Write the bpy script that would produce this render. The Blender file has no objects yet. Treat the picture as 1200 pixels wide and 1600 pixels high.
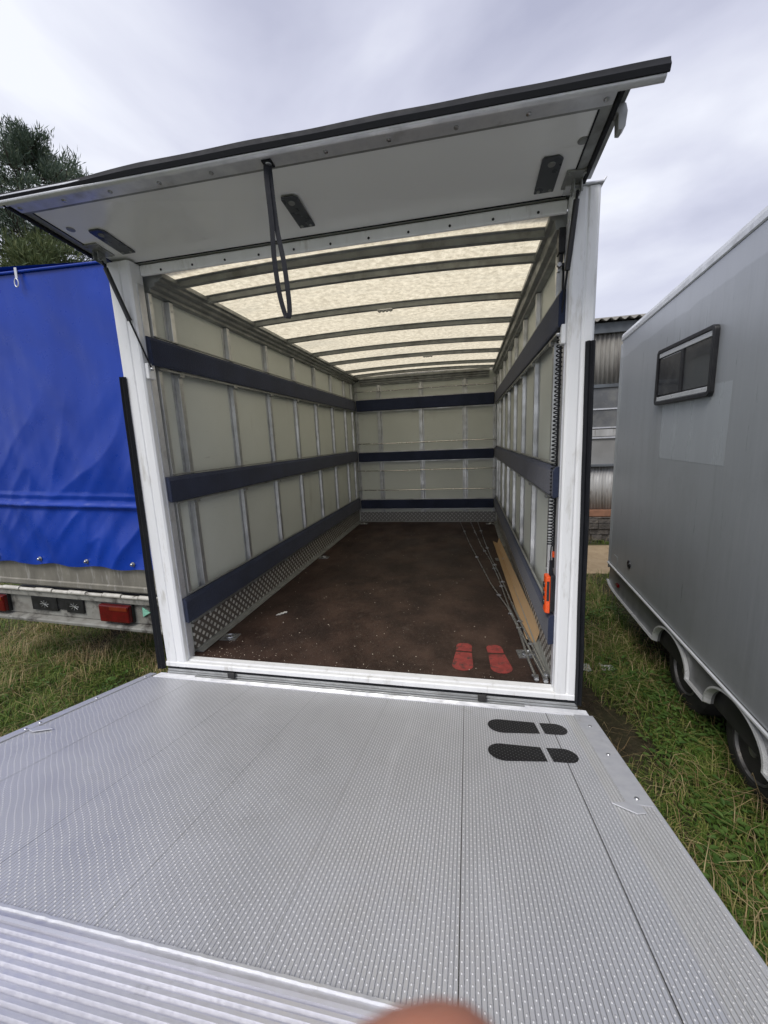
import bpy, math, random
from mathutils import Vector, Matrix, noise
rad = math.radians
random.seed(7)
S = bpy.context.scene
COL = S.collection

# ------------------------------------------------------------------ camera, sky, sun, exposure
cam = bpy.data.cameras.new('camera'); camo = bpy.data.objects.new('camera', cam); COL.objects.link(camo)
camo.location = (0.6292, -1.9375, 1.2783)
camo.rotation_euler = (1.3912, 0.0425, 0.2024)
cam.sensor_fit = 'VERTICAL'; cam.sensor_height = 36; cam.sensor_width = 27
cam.lens = 620/1600*36
cam.clip_start = 0.005; cam.clip_end = 2000
cam.dof.use_dof = True; cam.dof.focus_distance = 2.6; cam.dof.aperture_fstop = 9.0
S.camera = camo

w = bpy.data.worlds.new('World'); S.world = w; w.use_nodes = True
nt = w.node_tree; nt.nodes.clear()
def wn(t, **k):
    n = nt.nodes.new(t)
    for a, b in k.items(): setattr(n, a, b)
    return n
SUN_EL, SUN_ROT = 52, 205
sky = wn('ShaderNodeTexSky', sky_type='NISHITA', sun_disc=False, sun_elevation=rad(SUN_EL), sun_rotation=rad(SUN_ROT))
bg1 = wn('ShaderNodeBackground'); bg1.inputs[1].default_value = 0.07
nt.links.new(sky.outputs[0], bg1.inputs[0])
tc = wn('ShaderNodeTexCoord'); mp = wn('ShaderNodeMapping'); mp.inputs['Scale'].default_value = (1, 1, 2.4)
mp.inputs['Location'].default_value = (0.3, 1.7, 0.4)
nt.links.new(tc.outputs['Generated'], mp.inputs[0])
nz = wn('ShaderNodeTexNoise'); nz.inputs['Scale'].default_value = 1.5; nz.inputs['Detail'].default_value = 7
nz.inputs['Roughness'].default_value = .48; nz.inputs['Distortion'].default_value = .4
nt.links.new(mp.outputs[0], nz.inputs['Vector'])
cr = wn('ShaderNodeValToRGB')
cr.color_ramp.elements[0].position = .36; cr.color_ramp.elements[0].color = (.37, .385, .50, 1)
cr.color_ramp.elements[1].position = .62; cr.color_ramp.elements[1].color = (.74, .76, .83, 1)
e = cr.color_ramp.elements.new(.48); e.color = (.53, .545, .655, 1)
nt.links.new(nz.outputs[0], cr.inputs[0])
bg2 = wn('ShaderNodeBackground'); bg2.inputs[1].default_value = 1.0
nt.links.new(cr.outputs[0], bg2.inputs[0])
mx = wn('ShaderNodeMixShader'); mx.inputs[0].default_value = .93
nt.links.new(bg1.outputs[0], mx.inputs[1]); nt.links.new(bg2.outputs[0], mx.inputs[2])
wo = wn('ShaderNodeOutputWorld'); nt.links.new(mx.outputs[0], wo.inputs[0])

sl = bpy.data.lights.new('sun', 'SUN'); sl.energy = 1.5; sl.angle = rad(25); sl.color = (1, .96, .9)
so = bpy.data.objects.new('sun', sl); COL.objects.link(so)
sd = Vector((math.sin(rad(SUN_ROT))*math.cos(rad(SUN_EL)), math.cos(rad(SUN_ROT))*math.cos(rad(SUN_EL)), math.sin(rad(SUN_EL))))
so.rotation_euler = sd.to_track_quat('Z', 'Y').to_euler(); so.location = (0, -5, 12)
S.view_settings.view_transform = 'Standard'; S.view_settings.look = 'None'
S.view_settings.exposure = 0.42; S.view_settings.gamma = 1
S.render.resolution_x = 768; S.render.resolution_y = 1024

# ------------------------------------------------------------------ materials
class NT:
    def __init__(s, name):
        s.m = bpy.data.materials.new(name); s.m.use_nodes = True; s.t = s.m.node_tree
        s.b = s.t.nodes['Principled BSDF']; s.o = s.t.nodes['Material Output']
    def n(s, t, **k):
        x = s.t.nodes.new(t)
        for a, b in k.items(): setattr(x, a, b)
        return x
    def l(s, a, b): s.t.links.new(a, b)
    def math(s, op, a, b=None, c=None):
        x = s.n('ShaderNodeMath', operation=op)
        for i, v in enumerate((a, b, c)):
            if v is None: continue
            if isinstance(v, (int, float)): x.inputs[i].default_value = v
            else: s.l(v, x.inputs[i])
        return x.outputs[0]
    def mix(s, f, a, b):
        x = s.n('ShaderNodeMix', data_type='RGBA')
        for i, v in ((0, f), (6, a), (7, b)):
            if isinstance(v, (int, float)): x.inputs[i].default_value = v
            elif isinstance(v, tuple): x.inputs[i].default_value = (*v, 1) if len(v) == 3 else v
            else: s.l(v, x.inputs[i])
        return x.outputs[2]
    def coord(s, sc=(1, 1, 1), kind='Object'):
        t = s.n('ShaderNodeTexCoord'); m = s.n('ShaderNodeMapping'); m.inputs['Scale'].default_value = sc
        s.l(t.outputs[kind], m.inputs[0]); return m.outputs[0]
    def noise(s, scale, detail=5, sc=(1, 1, 1), rough=.55, dist=0):
        x = s.n('ShaderNodeTexNoise'); x.inputs['Scale'].default_value = scale; x.inputs['Detail'].default_value = detail
        x.inputs['Roughness'].default_value = rough; x.inputs['Distortion'].default_value = dist
        s.l(s.coord(sc), x.inputs['Vector']); return x.outputs[0]
    def ramp(s, f, a, b, c0=0.0, c1=1.0):
        x = s.n('ShaderNodeMapRange'); x.clamp = True
        x.inputs[1].default_value = a; x.inputs[2].default_value = b; x.inputs[3].default_value = c0; x.inputs[4].default_value = c1
        s.l(f, x.inputs[0]); return x.outputs[0]
    def bump(s, h, strength=.3, dist=.002):
        x = s.n('ShaderNodeBump'); x.inputs['Strength'].default_value = strength; x.inputs['Distance'].default_value = dist
        s.l(h, x.inputs['Height']); s.l(x.outputs[0], s.b.inputs['Normal']); return x
    def set(s, base=None, rough=None, metal=None, spec=None):
        for k, v in (('Base Color', base), ('Roughness', rough), ('Metallic', metal), ('Specular IOR Level', spec)):
            if v is None: continue
            if isinstance(v, tuple): s.b.inputs[k].default_value = (*v, 1)
            elif isinstance(v, (int, float)): s.b.inputs[k].default_value = v
            else: s.l(v, s.b.inputs[k])
        return s

def simple(name, c1, c2=None, scale=6, rough=.5, metal=0, bump=0, bscale=80, sc=(1, 1, 1), lo=.35, hi=.7, rvar=.12, dirt=None, dscale=3, dlo=.55, dhi=.75, dsc=(1, 1, 1), bdist=.002):
    t = NT(name); c2 = c2 or tuple(v*.8 for v in c1)
    n1 = t.noise(scale, 6, sc); col = t.mix(t.ramp(n1, lo, hi), c1, c2)
    if dirt: col = t.mix(t.ramp(t.noise(dscale, 8, dsc, .65), dlo, dhi), col, dirt)
    t.set(col, t.ramp(n1, .3, .7, max(.03, rough-rvar), min(1, rough+rvar)), metal)
    if bump: t.bump(t.noise(bscale, 4), bump, bdist)
    return t.m

M = {}
M['white_paint'] = simple('white_painted_aluminium', (.88, .89, .89), (.80, .81, .81), 2.5, .38, 0, .12, 150, (6, 6, .7),
                          dirt=(.44, .42, .36), dscale=5, dlo=.58, dhi=.80, dsc=(3, 3, .6), bdist=.001)
M['alu'] = simple('mill_aluminium', (.60, .61, .61), (.42, .43, .43), 9, .40, .75, .15, 220, dirt=(.25, .24, .21), dlo=.58, dhi=.8)
M['alu_dull'] = simple('dull_galvanised_profile', (.36, .37, .36), (.26, .27, .26), 12, .5, .6, .12, 150, dirt=(.16, .15, .13), dlo=.55, dhi=.8)
M['alu_bright'] = simple('bright_aluminium_edge', (.74, .75, .77), (.58, .59, .62), 14, .42, .5, .2, 160, dirt=(.32, .31, .28), dscale=6, dlo=.58, dhi=.82)
M['steel'] = simple('zinc_plated_steel', (.55, .56, .57), (.36, .37, .38), 25, .3, .9)
M['chrome'] = simple('polished_rod', (.75, .75, .74), (.55, .55, .54), 20, .22, .95)
M['rubber'] = simple('black_rubber', (.009, .010, .013), (.014, .015, .018), 18, .62, 0, .15, 90, dirt=(.035, .035, .033), dlo=.62, dhi=.85)
M['rubber'].node_tree.nodes['Principled BSDF'].inputs['Specular IOR Level'].default_value = .25
M['plastic_black'] = simple('black_plastic', (.010, .010, .012), (.018, .018, .02), 20, .4)
M['webbing'] = simple('black_webbing', (.009, .010, .015), (.016, .018, .024), 60, .75, 0, .5, 500)
M['orange'] = simple('orange_plastic', (.85, .10, .012), (.72, .08, .012), 20, .35)
M['door_skin'] = simple('grey_white_door_lining', (.88, .89, .88), (.83, .84, .83), 1.2, .14, 0, .04, 60, rvar=.03, dirt=(.60, .60, .58), dscale=2, dlo=.6, dhi=.9, dsc=(1, 5, 1))
M['plate_dark'] = simple('dark_plastic_plate', (.055, .062, .072), (.075, .082, .09), 10, .3)
M['foot_red'] = simple('red_floor_paint', (.30, .045, .040), (.20, .036, .032), 22, .5, 0, .4, 240, dirt=(.06, .035, .03), dscale=26, dlo=.52, dhi=.66)
M['cardboard'] = simple('brown_cardboard', (.46, .32, .18), (.40, .27, .15), 5, .8, 0, .1, 80, (1, .2, 1))
M['chip'] = simple('pale_wood_chip', (.62, .56, .46), (.4, .34, .26), 30, .8)
M['paper'] = simple('torn_paper', (.75, .75, .73), (.5, .5, .47), 12, .8)

def m_carpet():
    t = NT('navy_carpet_padding')
    n = t.noise(120, 3); n2 = t.noise(5, 5)
    c = t.mix(t.ramp(n2, .35, .7), (.028, .036, .070), (.020, .026, .048))
    c = t.mix(t.ramp(n, .5, .8, 0, .35), c, (.055, .062, .085))
    t.set(c, .9, 0, .15); t.bump(n, .7, .004)
    t.b.inputs['Sheen Weight'].default_value = .15
    return t.m
M['carpet'] = m_carpet()

def m_panel():
    t = NT('cream_fibreglass_panel')
    n = t.noise(1.3, 5); n2 = t.noise(60, 4)
    c = t.mix(t.ramp(n, .3, .7), (.63, .66, .61), (.56, .59, .54))
    c = t.mix(t.ramp(n2, .6, .75, 0, .25), c, (.47, .48, .43))
    c = t.mix(t.ramp(t.noise(7, 8, (1, .25, 1.6), .75), .64, .70, 0, .35), c, (.25, .25, .22))
    c = t.mix(t.ramp(t.noise(2.2, 7, (1, 3, .7), .6), .6, .82, 0, .6), c, (.38, .38, .33))
    t.set(c, .42, 0, .4); t.bump(n2, .1, .001)
    return t.m
M['panel'] = m_panel()

def m_roof():
    t = NT('translucent_roof_sheet')
    n = t.noise(26, 6, (1, 1, 1), .7); n2 = t.noise(2.5, 5); n3 = t.noise(11, 3)
    c = t.mix(t.ramp(n, .35, .65), (.90, .82, .61), (.58, .51, .36))
    c = t.mix(t.ramp(n2, .5, .75, 0, .35), c, (.52, .47, .34))
    c = t.mix(t.ramp(t.noise(30, 3, (1, 1.6, 1), .6), .62, .72, 0, .8), c, (.36, .33, .22))
    c = t.mix(t.ramp(t.noise(90, 2, (1, .25, 1), .6), .55, .7, 0, .35), c, (.50, .45, .30))
    c = t.mix(t.ramp(t.noise(1.1, 7, (1, 2.5, 1), .7), .5, .72, 0, .45), c, (.50, .47, .36))
    tr = t.n('ShaderNodeBsdfTranslucent'); t.l(c, tr.inputs[0])
    t.set(c, .4, 0, .3)
    ms = t.n('ShaderNodeMixShader'); ms.inputs[0].default_value = .93
    t.l(t.b.outputs[0], ms.inputs[1]); t.l(tr.outputs[0], ms.inputs[2]); t.l(ms.outputs[0], t.o.inputs[0])
    return t.m
M['roof'] = m_roof()

def m_floor():
    t = NT('brown_phenolic_plywood')
    n = t.noise(3.0, 8, (1, 1, 1), .62); n2 = t.noise(45, 5, (1, 1, 1), .7); n3 = t.noise(1.6, 6, (1, .6, 1), .6)
    c = t.mix(t.ramp(n, .42, .60), (.024, .012, .009), (.060, .034, .025))
    c = t.mix(t.ramp(n3, .5, .72, 0, .75), c, (.010, .006, .005))
    c = t.mix(t.ramp(n2, .54, .72, 0, .6), c, (.10, .074, .058))
    c = t.mix(t.ramp(t.noise(160, 2), .68, .74, 0, .7), c, (.22, .19, .16))
    c = t.mix(t.ramp(t.noise(5.5, 9, (1, 1, 1), .75, .8), .60, .68, 0, .55), c, (.11, .085, .07))
    v = t.n('ShaderNodeTexVoronoi'); v.inputs['Scale'].default_value = 240; t.l(t.coord(), v.inputs['Vector'])
    t.set(c, t.ramp(n3, .35, .65, .38, .62), 0, .4)
    h = t.math('ADD', t.math('MULTIPLY', v.outputs['Distance'], .5), n2)
    t.bump(h, .55, .0025)
    return t.m
M['floor'] = m_floor()

def m_tread(dark, light, s, thr=.30, bars=False):
    t = NT('chequer_plate')
    sp = t.n('ShaderNodeSeparateXYZ'); t.l(t.coord(), sp.inputs[0])
    a = sp.outputs['Y'] if not bars else sp.outputs['X']; z = sp.outputs['Z']
    u = t.math('SUBTRACT', t.math('FRACT', t.math('DIVIDE', t.math('ADD', a, z), s)), .5)
    v = t.math('SUBTRACT', t.math('FRACT', t.math('DIVIDE', t.math('SUBTRACT', a, z), s)), .5)
    if bars:
        ch = t.math('ADD', t.math('FLOOR', t.math('DIVIDE', t.math('ADD', a, z), s)), t.math('FLOOR', t.math('DIVIDE', t.math('SUBTRACT', a, z), s)))
        par = t.math('MODULO', t.math('ABSOLUTE', ch), 2)
        e1 = t.math('ADD', t.math('MULTIPLY', t.math('ABSOLUTE', u), 1.05), t.math('MULTIPLY', t.math('ABSOLUTE', v), 3.2))
        e2 = t.math('ADD', t.math('MULTIPLY', t.math('ABSOLUTE', u), 3.2), t.math('MULTIPLY', t.math('ABSOLUTE', v), 1.05))
        d = t.math('ADD', t.math('MULTIPLY', e1, par), t.math('MULTIPLY', e2, t.math('SUBTRACT', 1, par)))
        f = t.ramp(d, .5, .40)
    else:
        d = t.math('MAXIMUM', t.math('ABSOLUTE', u), t.math('ABSOLUTE', v)); f = t.ramp(d, thr+.05, thr-.02)
    n = t.noise(14, 6)
    li = t.mix(t.ramp(n, .4, .7), light, tuple(x*.6 for x in light))
    t.set(t.mix(f, dark, li), t.ramp(f, 0, 1, .6, .35), .15)
    t.bump(f, .8, .0025)
    return t.m
M['tread'] = m_tread((.13, .115, .10), (.74, .73, .69), .060, .25)
M['tread_back'] = m_tread((.20, .20, .20), (.66, .66, .66), .062, bars=True)

def m_platform(name, base, base2, dot, dotf=1.0, metal=.55, rough=.42):
    t = NT(name)
    sp = t.n('ShaderNodeSeparateXYZ'); t.l(t.coord(), sp.inputs[0])
    cx = t.math('DIVIDE', sp.outputs['X'], .0105)
    fx = t.math('SUBTRACT', t.math('FRACT', cx), .5); ci = t.math('FLOOR', cx)
    wob = t.math('MULTIPLY', t.math('SINE', t.math('MULTIPLY', ci, 12.9898)), .10)
    cy = t.math('ADD', t.math('ADD', t.math('DIVIDE', sp.outputs['Y'], .022), t.math('MULTIPLY', ci, .37)), wob)
    fy = t.math('SUBTRACT', t.math('FRACT', cy), .5)
    d = t.math('ADD', t.math('POWER', t.math('MULTIPLY', t.math('ABSOLUTE', fx), 5.4), 2.0), t.math('POWER', t.math('MULTIPLY', t.math('ABSOLUTE', fy), 9.0), 2.0))
    f = t.ramp(d, 1.15, .35)
    ax = t.math('ABSOLUTE', fx)
    rib = t.ramp(ax, .48, .34)
    g = t.math('MULTIPLY', t.ramp(ax, .40, .47), t.ramp(t.math('ABSOLUTE', fy), .05, .16, .45, 1))
    n = t.noise(1.6, 7, (1, .5, 1), .6); n2 = t.noise(70, 4); n3 = t.noise(7, 8, (1, 1, 1), .65)
    c = t.mix(t.ramp(n, .32, .68), base, base2)
    c = t.mix(t.ramp(n3, .60, .80, 0, .35), c, tuple(x*.55 for x in base))
    c = t.mix(t.ramp(t.noise(4, 9, (1, .12, 1), .7), .60, .78, 0, .4), c, tuple(min(1, x*1.3) for x in base))
    if base[0] > .1: c = t.mix(t.ramp(t.noise(2.2, 9, (1, 1, 1), .75), .62, .74, 0, .35), c, (.36, .34, .31))
    c = t.mix(t.math('MULTIPLY', g, .78), c, tuple(x*.26 for x in base))
    c = t.mix(t.math('MULTIPLY', f, dotf), c, dot)
    t.set(c, t.ramp(t.math('ADD', t.math('MULTIPLY', n2, .4), n3), .4, .9, rough-.06, rough+.14), t.math('MULTIPLY', t.math('SUBTRACT', 1, f), metal))
    h = t.math('ADD', t.math('MULTIPLY', f, 1.0), t.math('ADD', t.math('MULTIPLY', rib, .55), t.math('MULTIPLY', n2, .12)))
    t.bump(h, .85, .0018)
    return t.m
M['platform'] = m_platform('ribbed_aluminium_deck', (.72, .73, .76), (.62, .63, .66), (1.0, 1.0, 1.0))
M['platform_edge'] = m_platform('worn_ribbed_edge', (.76, .76, .76), (.66, .66, .655), (.85, .85, .84), .8)
M['foot_black'] = m_platform('black_paint_on_ribs', (.010, .010, .011), (.014, .014, .015), (.20, .20, .20), .9, 0, .6)
M['foot_black'].node_tree.nodes['Principled BSDF'].inputs['Specular IOR Level'].default_value = .3

def m_ramp():
    t = NT('grooved_aluminium_lip')
    n = t.noise(5, 7, (.25, 1, 1), .6); n2 = t.noise(90, 4)
    c = t.mix(t.ramp(n, .35, .7), (.80, .80, .85), (.62, .62, .66))
    c = t.mix(t.ramp(t.noise(9, 8, (1, 1, 1), .7), .62, .75, 0, .5), c, (.26, .25, .24))
    t.set(c, t.ramp(n2, .3, .7, .3, .5), .6); t.bump(n2, .2, .001)
    return t.m
M['ramp'] = m_ramp()

def m_tarp():
    t = NT('blue_pvc_tarpaulin')
    n = t.noise(1.4, 5, (1, 1, .6)); n2 = t.noise(900, 2); n3 = t.noise(9, 6)
    c = t.mix(t.ramp(n, .35, .7), (.005, .048, .40), (.004, .034, .30))
    c = t.mix(t.ramp(n3, .62, .85, 0, .3), c, (.02, .09, .46))
    t.set(c, t.ramp(n3, .3, .7, .24, .38), 0, .42)
    h = t.math('ADD', t.math('MULTIPLY', n2, .03), t.noise(3.5, 3, (1.5, 1, .7), .4, .4))
    t.bump(h, .3, .012)
    return t.m
M['tarp'] = m_tarp()
M['board'] = simple('dirty_drop_side', (.27, .255, .215), (.17, .16, .135), 7, .6, .25, .2, 60, (1, 1, .35), dirt=(.42, .41, .38), dscale=16, dlo=.56, dhi=.72, dsc=(1.4, 1, .3))
M['beam'] = simple('dirty_galvanised_beam', (.33, .33, .30), (.22, .21, .185), 9, .65, .2, .3, 60, dirt=(.05, .045, .04), dscale=6, dlo=.50, dhi=.66)
M['hinge_pale'] = simple('chipped_pale_hinge', (.66, .64, .58), (.45, .43, .38), 18, .6, 0, .3, 60, dirt=(.08, .07, .06), dscale=14, dlo=.60, dhi=.68)
M['lens_red'] = simple('red_lamp_lens', (.12, .004, .006), (.07, .003, .004), 12, .12, 0, .5, 160)
M['lens_amber'] = simple('amber_lamp_lens', (.20, .03, .01), (.14, .015, .008), 12, .15)
M['reflector'] = simple('pale_green_reflector', (.30, .62, .48), (.12, .38, .27), 40, .2)
M['dark_steel'] = simple('dark_chassis_steel', (.03, .03, .032), (.05, .048, .045), 10, .6, .2)
M['tyre'] = simple('dusty_tyre', (.022, .021, .020), (.045, .042, .038), 9, .8, 0, .4, 60)
M['rim'] = simple('dirty_steel_rim', (.26, .255, .25), (.12, .115, .11), 9, .45, .5, dirt=(.07, .06, .05), dscale=8, dlo=.55, dhi=.7)
M['grey_body'] = None
def m_caravan():
    t = NT('silver_grey_body_paint')
    n = t.noise(3, 7, (1, 2.2, .16), .65); n2 = t.noise(14, 6, (1, 3, .12), .7); n3 = t.noise(1.1, 6, (1, 1, .6))
    c = t.mix(t.ramp(n, .35, .7), (.40, .42, .435), (.37, .388, .402))
    c = t.mix(t.ramp(n2, .48, .70, 0, .7), c, (.44, .455, .465))
    c = t.mix(t.ramp(t.noise(6, 8, (1, 2.2, .16), .75), .55, .8, 0, .45), c, (.25, .26, .26))
    c = t.mix(t.ramp(t.noise(1.3, 8, (1, 1, .8), .7), .5, .7, 0, .35), c, (.27, .28, .275))
    # old rain tide mark along the top of the wall
    sp = t.n('ShaderNodeSeparateXYZ'); t.l(t.coord(), sp.inputs[0])
    edge = t.math('SUBTRACT', t.math('ADD', sp.outputs['Z'], t.math('MULTIPLY', t.noise(2.4, 6, (1, 1, 0.01)), .10)), t.math('MULTIPLY', sp.outputs['Y'], -.055))
    f = t.ramp(edge, 2.90, 2.915)
    c = t.mix(t.math('MULTIPLY', f, .30), c, (.62, .64, .67))
    t.set(c, t.ramp(n2, .3, .7, .26, .42), .3, .5)
    t.bump(n2, .05, .002)
    return t.m
M['grey_body'] = m_caravan()
M['grey_patch'] = simple('cleaner_grey_film', (.47, .50, .52), (.44, .465, .485), 4, .30, .15, sc=(1, 2, .2))
M['trim_light'] = simple('silver_trim', (.78, .79, .79), (.62, .63, .63), 8, .35, .4, dirt=(.25, .24, .22), dlo=.6, dhi=.85)
M['skirt'] = simple('grey_skirt_plastic', (.22, .225, .23), (.17, .173, .175), 5, .4, .2, sc=(1, 1, .5))
def m_glass():
    t = NT('tinted_acrylic_pane')
    n = t.noise(6, 6)
    t.set(t.mix(t.ramp(n, .4, .7), (.035, .036, .038), (.06, .06, .058)), t.ramp(n, .3, .7, .06, .22), 0, .6)
    t.b.inputs['Coat Weight'].default_value = .3
    return t.m
M['glass'] = m_glass()
M['fibre_cement'] = simple('weathered_corrugated_cement', (.30, .29, .26), (.20, .19, .17), 3, .85, 0, .3, 40, (2, 2, .5), dirt=(.12, .11, .10), dscale=5, dlo=.5, dhi=.75, dsc=(2, 2, .3))
M['corr_white'] = simple('peeling_corrugated_steel', (.50, .50, .49), (.36, .36, .35), 5, .6, .1, .2, 40, (2, 2, .4), dirt=(.15, .13, .11), dscale=6, dlo=.55, dhi=.72, dsc=(3, 3, .5))
M['barn_pane'] = simple('grimy_barn_glass', (.10, .105, .11), (.15, .155, .16), 2, .25, 0, dirt=(.22, .22, .20), dlo=.5, dhi=.8)
M['barn_panel'] = simple('grey_board_panel', (.30, .30, .29), (.24, .24, .23), 2, .7)
M['stone'] = simple('old_stone_plinth', (.11, .10, .09), (.05, .047, .043), 6, .95, 0, 1, 18, dirt=(.22, .20, .17), dscale=7, dlo=.55, dhi=.7, bdist=.03)
M['brick'] = simple('orange_brick_course', (.30, .15, .09), (.20, .11, .07), 9, .9, 0, .5, 30)
M['fascia'] = simple('grey_fascia_board', (.12, .135, .15), (.09, .10, .11), 3, .7)
M['skin'] = None
def m_skin():
    t = NT('skin'); n = t.noise(120, 4)
    t.set(t.mix(t.ramp(n, .3, .7), (.52, .23, .15), (.44, .18, .115)), .5, 0, .4)
    t.b.inputs['Subsurface Weight'].default_value = .25; t.b.inputs['Subsurface Radius'].default_value = (.01, .004, .002)
    t.b.inputs['Subsurface Scale'].default_value = 1
    t.bump(n, .3, .0004)
    return t.m
M['skin'] = m_skin()
M['sleeve'] = simple('dark_knit_sleeve', (.03, .032, .04), (.045, .047, .055), 40, .9, 0, .5, 200)

def m_leafy(name, cols, rough=.55, trans=.25):
    t = NT(name)
    g = t.n('ShaderNodeNewGeometry'); r = t.n('ShaderNodeValToRGB')
    r.color_ramp.elements[0].color = (*cols[0], 1); r.color_ramp.elements[1].color = (*cols[-1], 1)
    for i, c in enumerate(cols[1:-1]):
        e = r.color_ramp.elements.new((i+1)/(len(cols)-1)); e.color = (*c, 1)
    t.l(g.outputs['Random Per Island'], r.inputs[0]); t.set(r.outputs[0], rough, 0, .3)
    tr = t.n('ShaderNodeBsdfTranslucent'); t.l(r.outputs[0], tr.inputs[0])
    ms = t.n('ShaderNodeMixShader'); ms.inputs[0].default_value = trans
    t.l(t.b.outputs[0], ms.inputs[1]); t.l(tr.outputs[0], ms.inputs[2]); t.l(ms.outputs[0], t.o.inputs[0])
    return t.m
M['grass'] = m_leafy('grass_blades', [(.07, .14, .025), (.13, .22, .04), (.10, .18, .03), (.24, .28, .07), (.40, .35, .14)])
M['straw'] = m_leafy('dry_straw', [(.50, .39, .19), (.30, .21, .10), (.64, .52, .29), (.20, .13, .07)])
M['weed'] = m_leafy('weed_leaves', [(.075, .15, .03), (.12, .20, .045), (.05, .11, .022)])
M['needle'] = m_leafy('pine_needles', [(.07, .105, .08), (.10, .14, .095), (.055, .085, .065), (.14, .17, .10)], .6, .15)
M['needle_light'] = m_leafy('fresh_pine_needles', [(.10, .14, .06), (.16, .19, .08), (.07, .11, .05), (.22, .24, .10)], .6, .15)
M['bark'] = simple('bark', (.06, .042, .03), (.035, .026, .02), 12, .9, 0, .8, 30)

def m_ground():
    t = NT('soil_and_thatch')
    n = t.noise(.9, 8, (1, 1, 1), .65); n2 = t.noise(22, 7, (1, 1, 1), .7)
    c = t.mix(t.ramp(n, .38, .62), (.055, .040, .029), (.055, .060, .026))
    sp = t.n('ShaderNodeVectorMath', operation='LENGTH'); t.l(t.coord((1, 1, 0)), sp.inputs[0])
    c = t.mix(t.ramp(sp.outputs['Value'], 4.5, 9, 0, .85), c, t.mix(t.ramp(n, .4, .6), (.075, .10, .030), (.12, .125, .05)))
    c = t.mix(t.ramp(n2, .5, .72, 0, .7), c, (.14, .105, .06))
    t.set(c, .95, 0, .2); t.bump(n2, 1, .03)
    return t.m
M['ground'] = m_ground()
M['sand'] = simple('pale_sandy_gravel', (.42, .32, .20), (.34, .25, .15), 7, .95, 0, .8, 60, dirt=(.24, .17, .10), dscale=5, dlo=.55, dhi=.8, bdist=.01)

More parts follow.
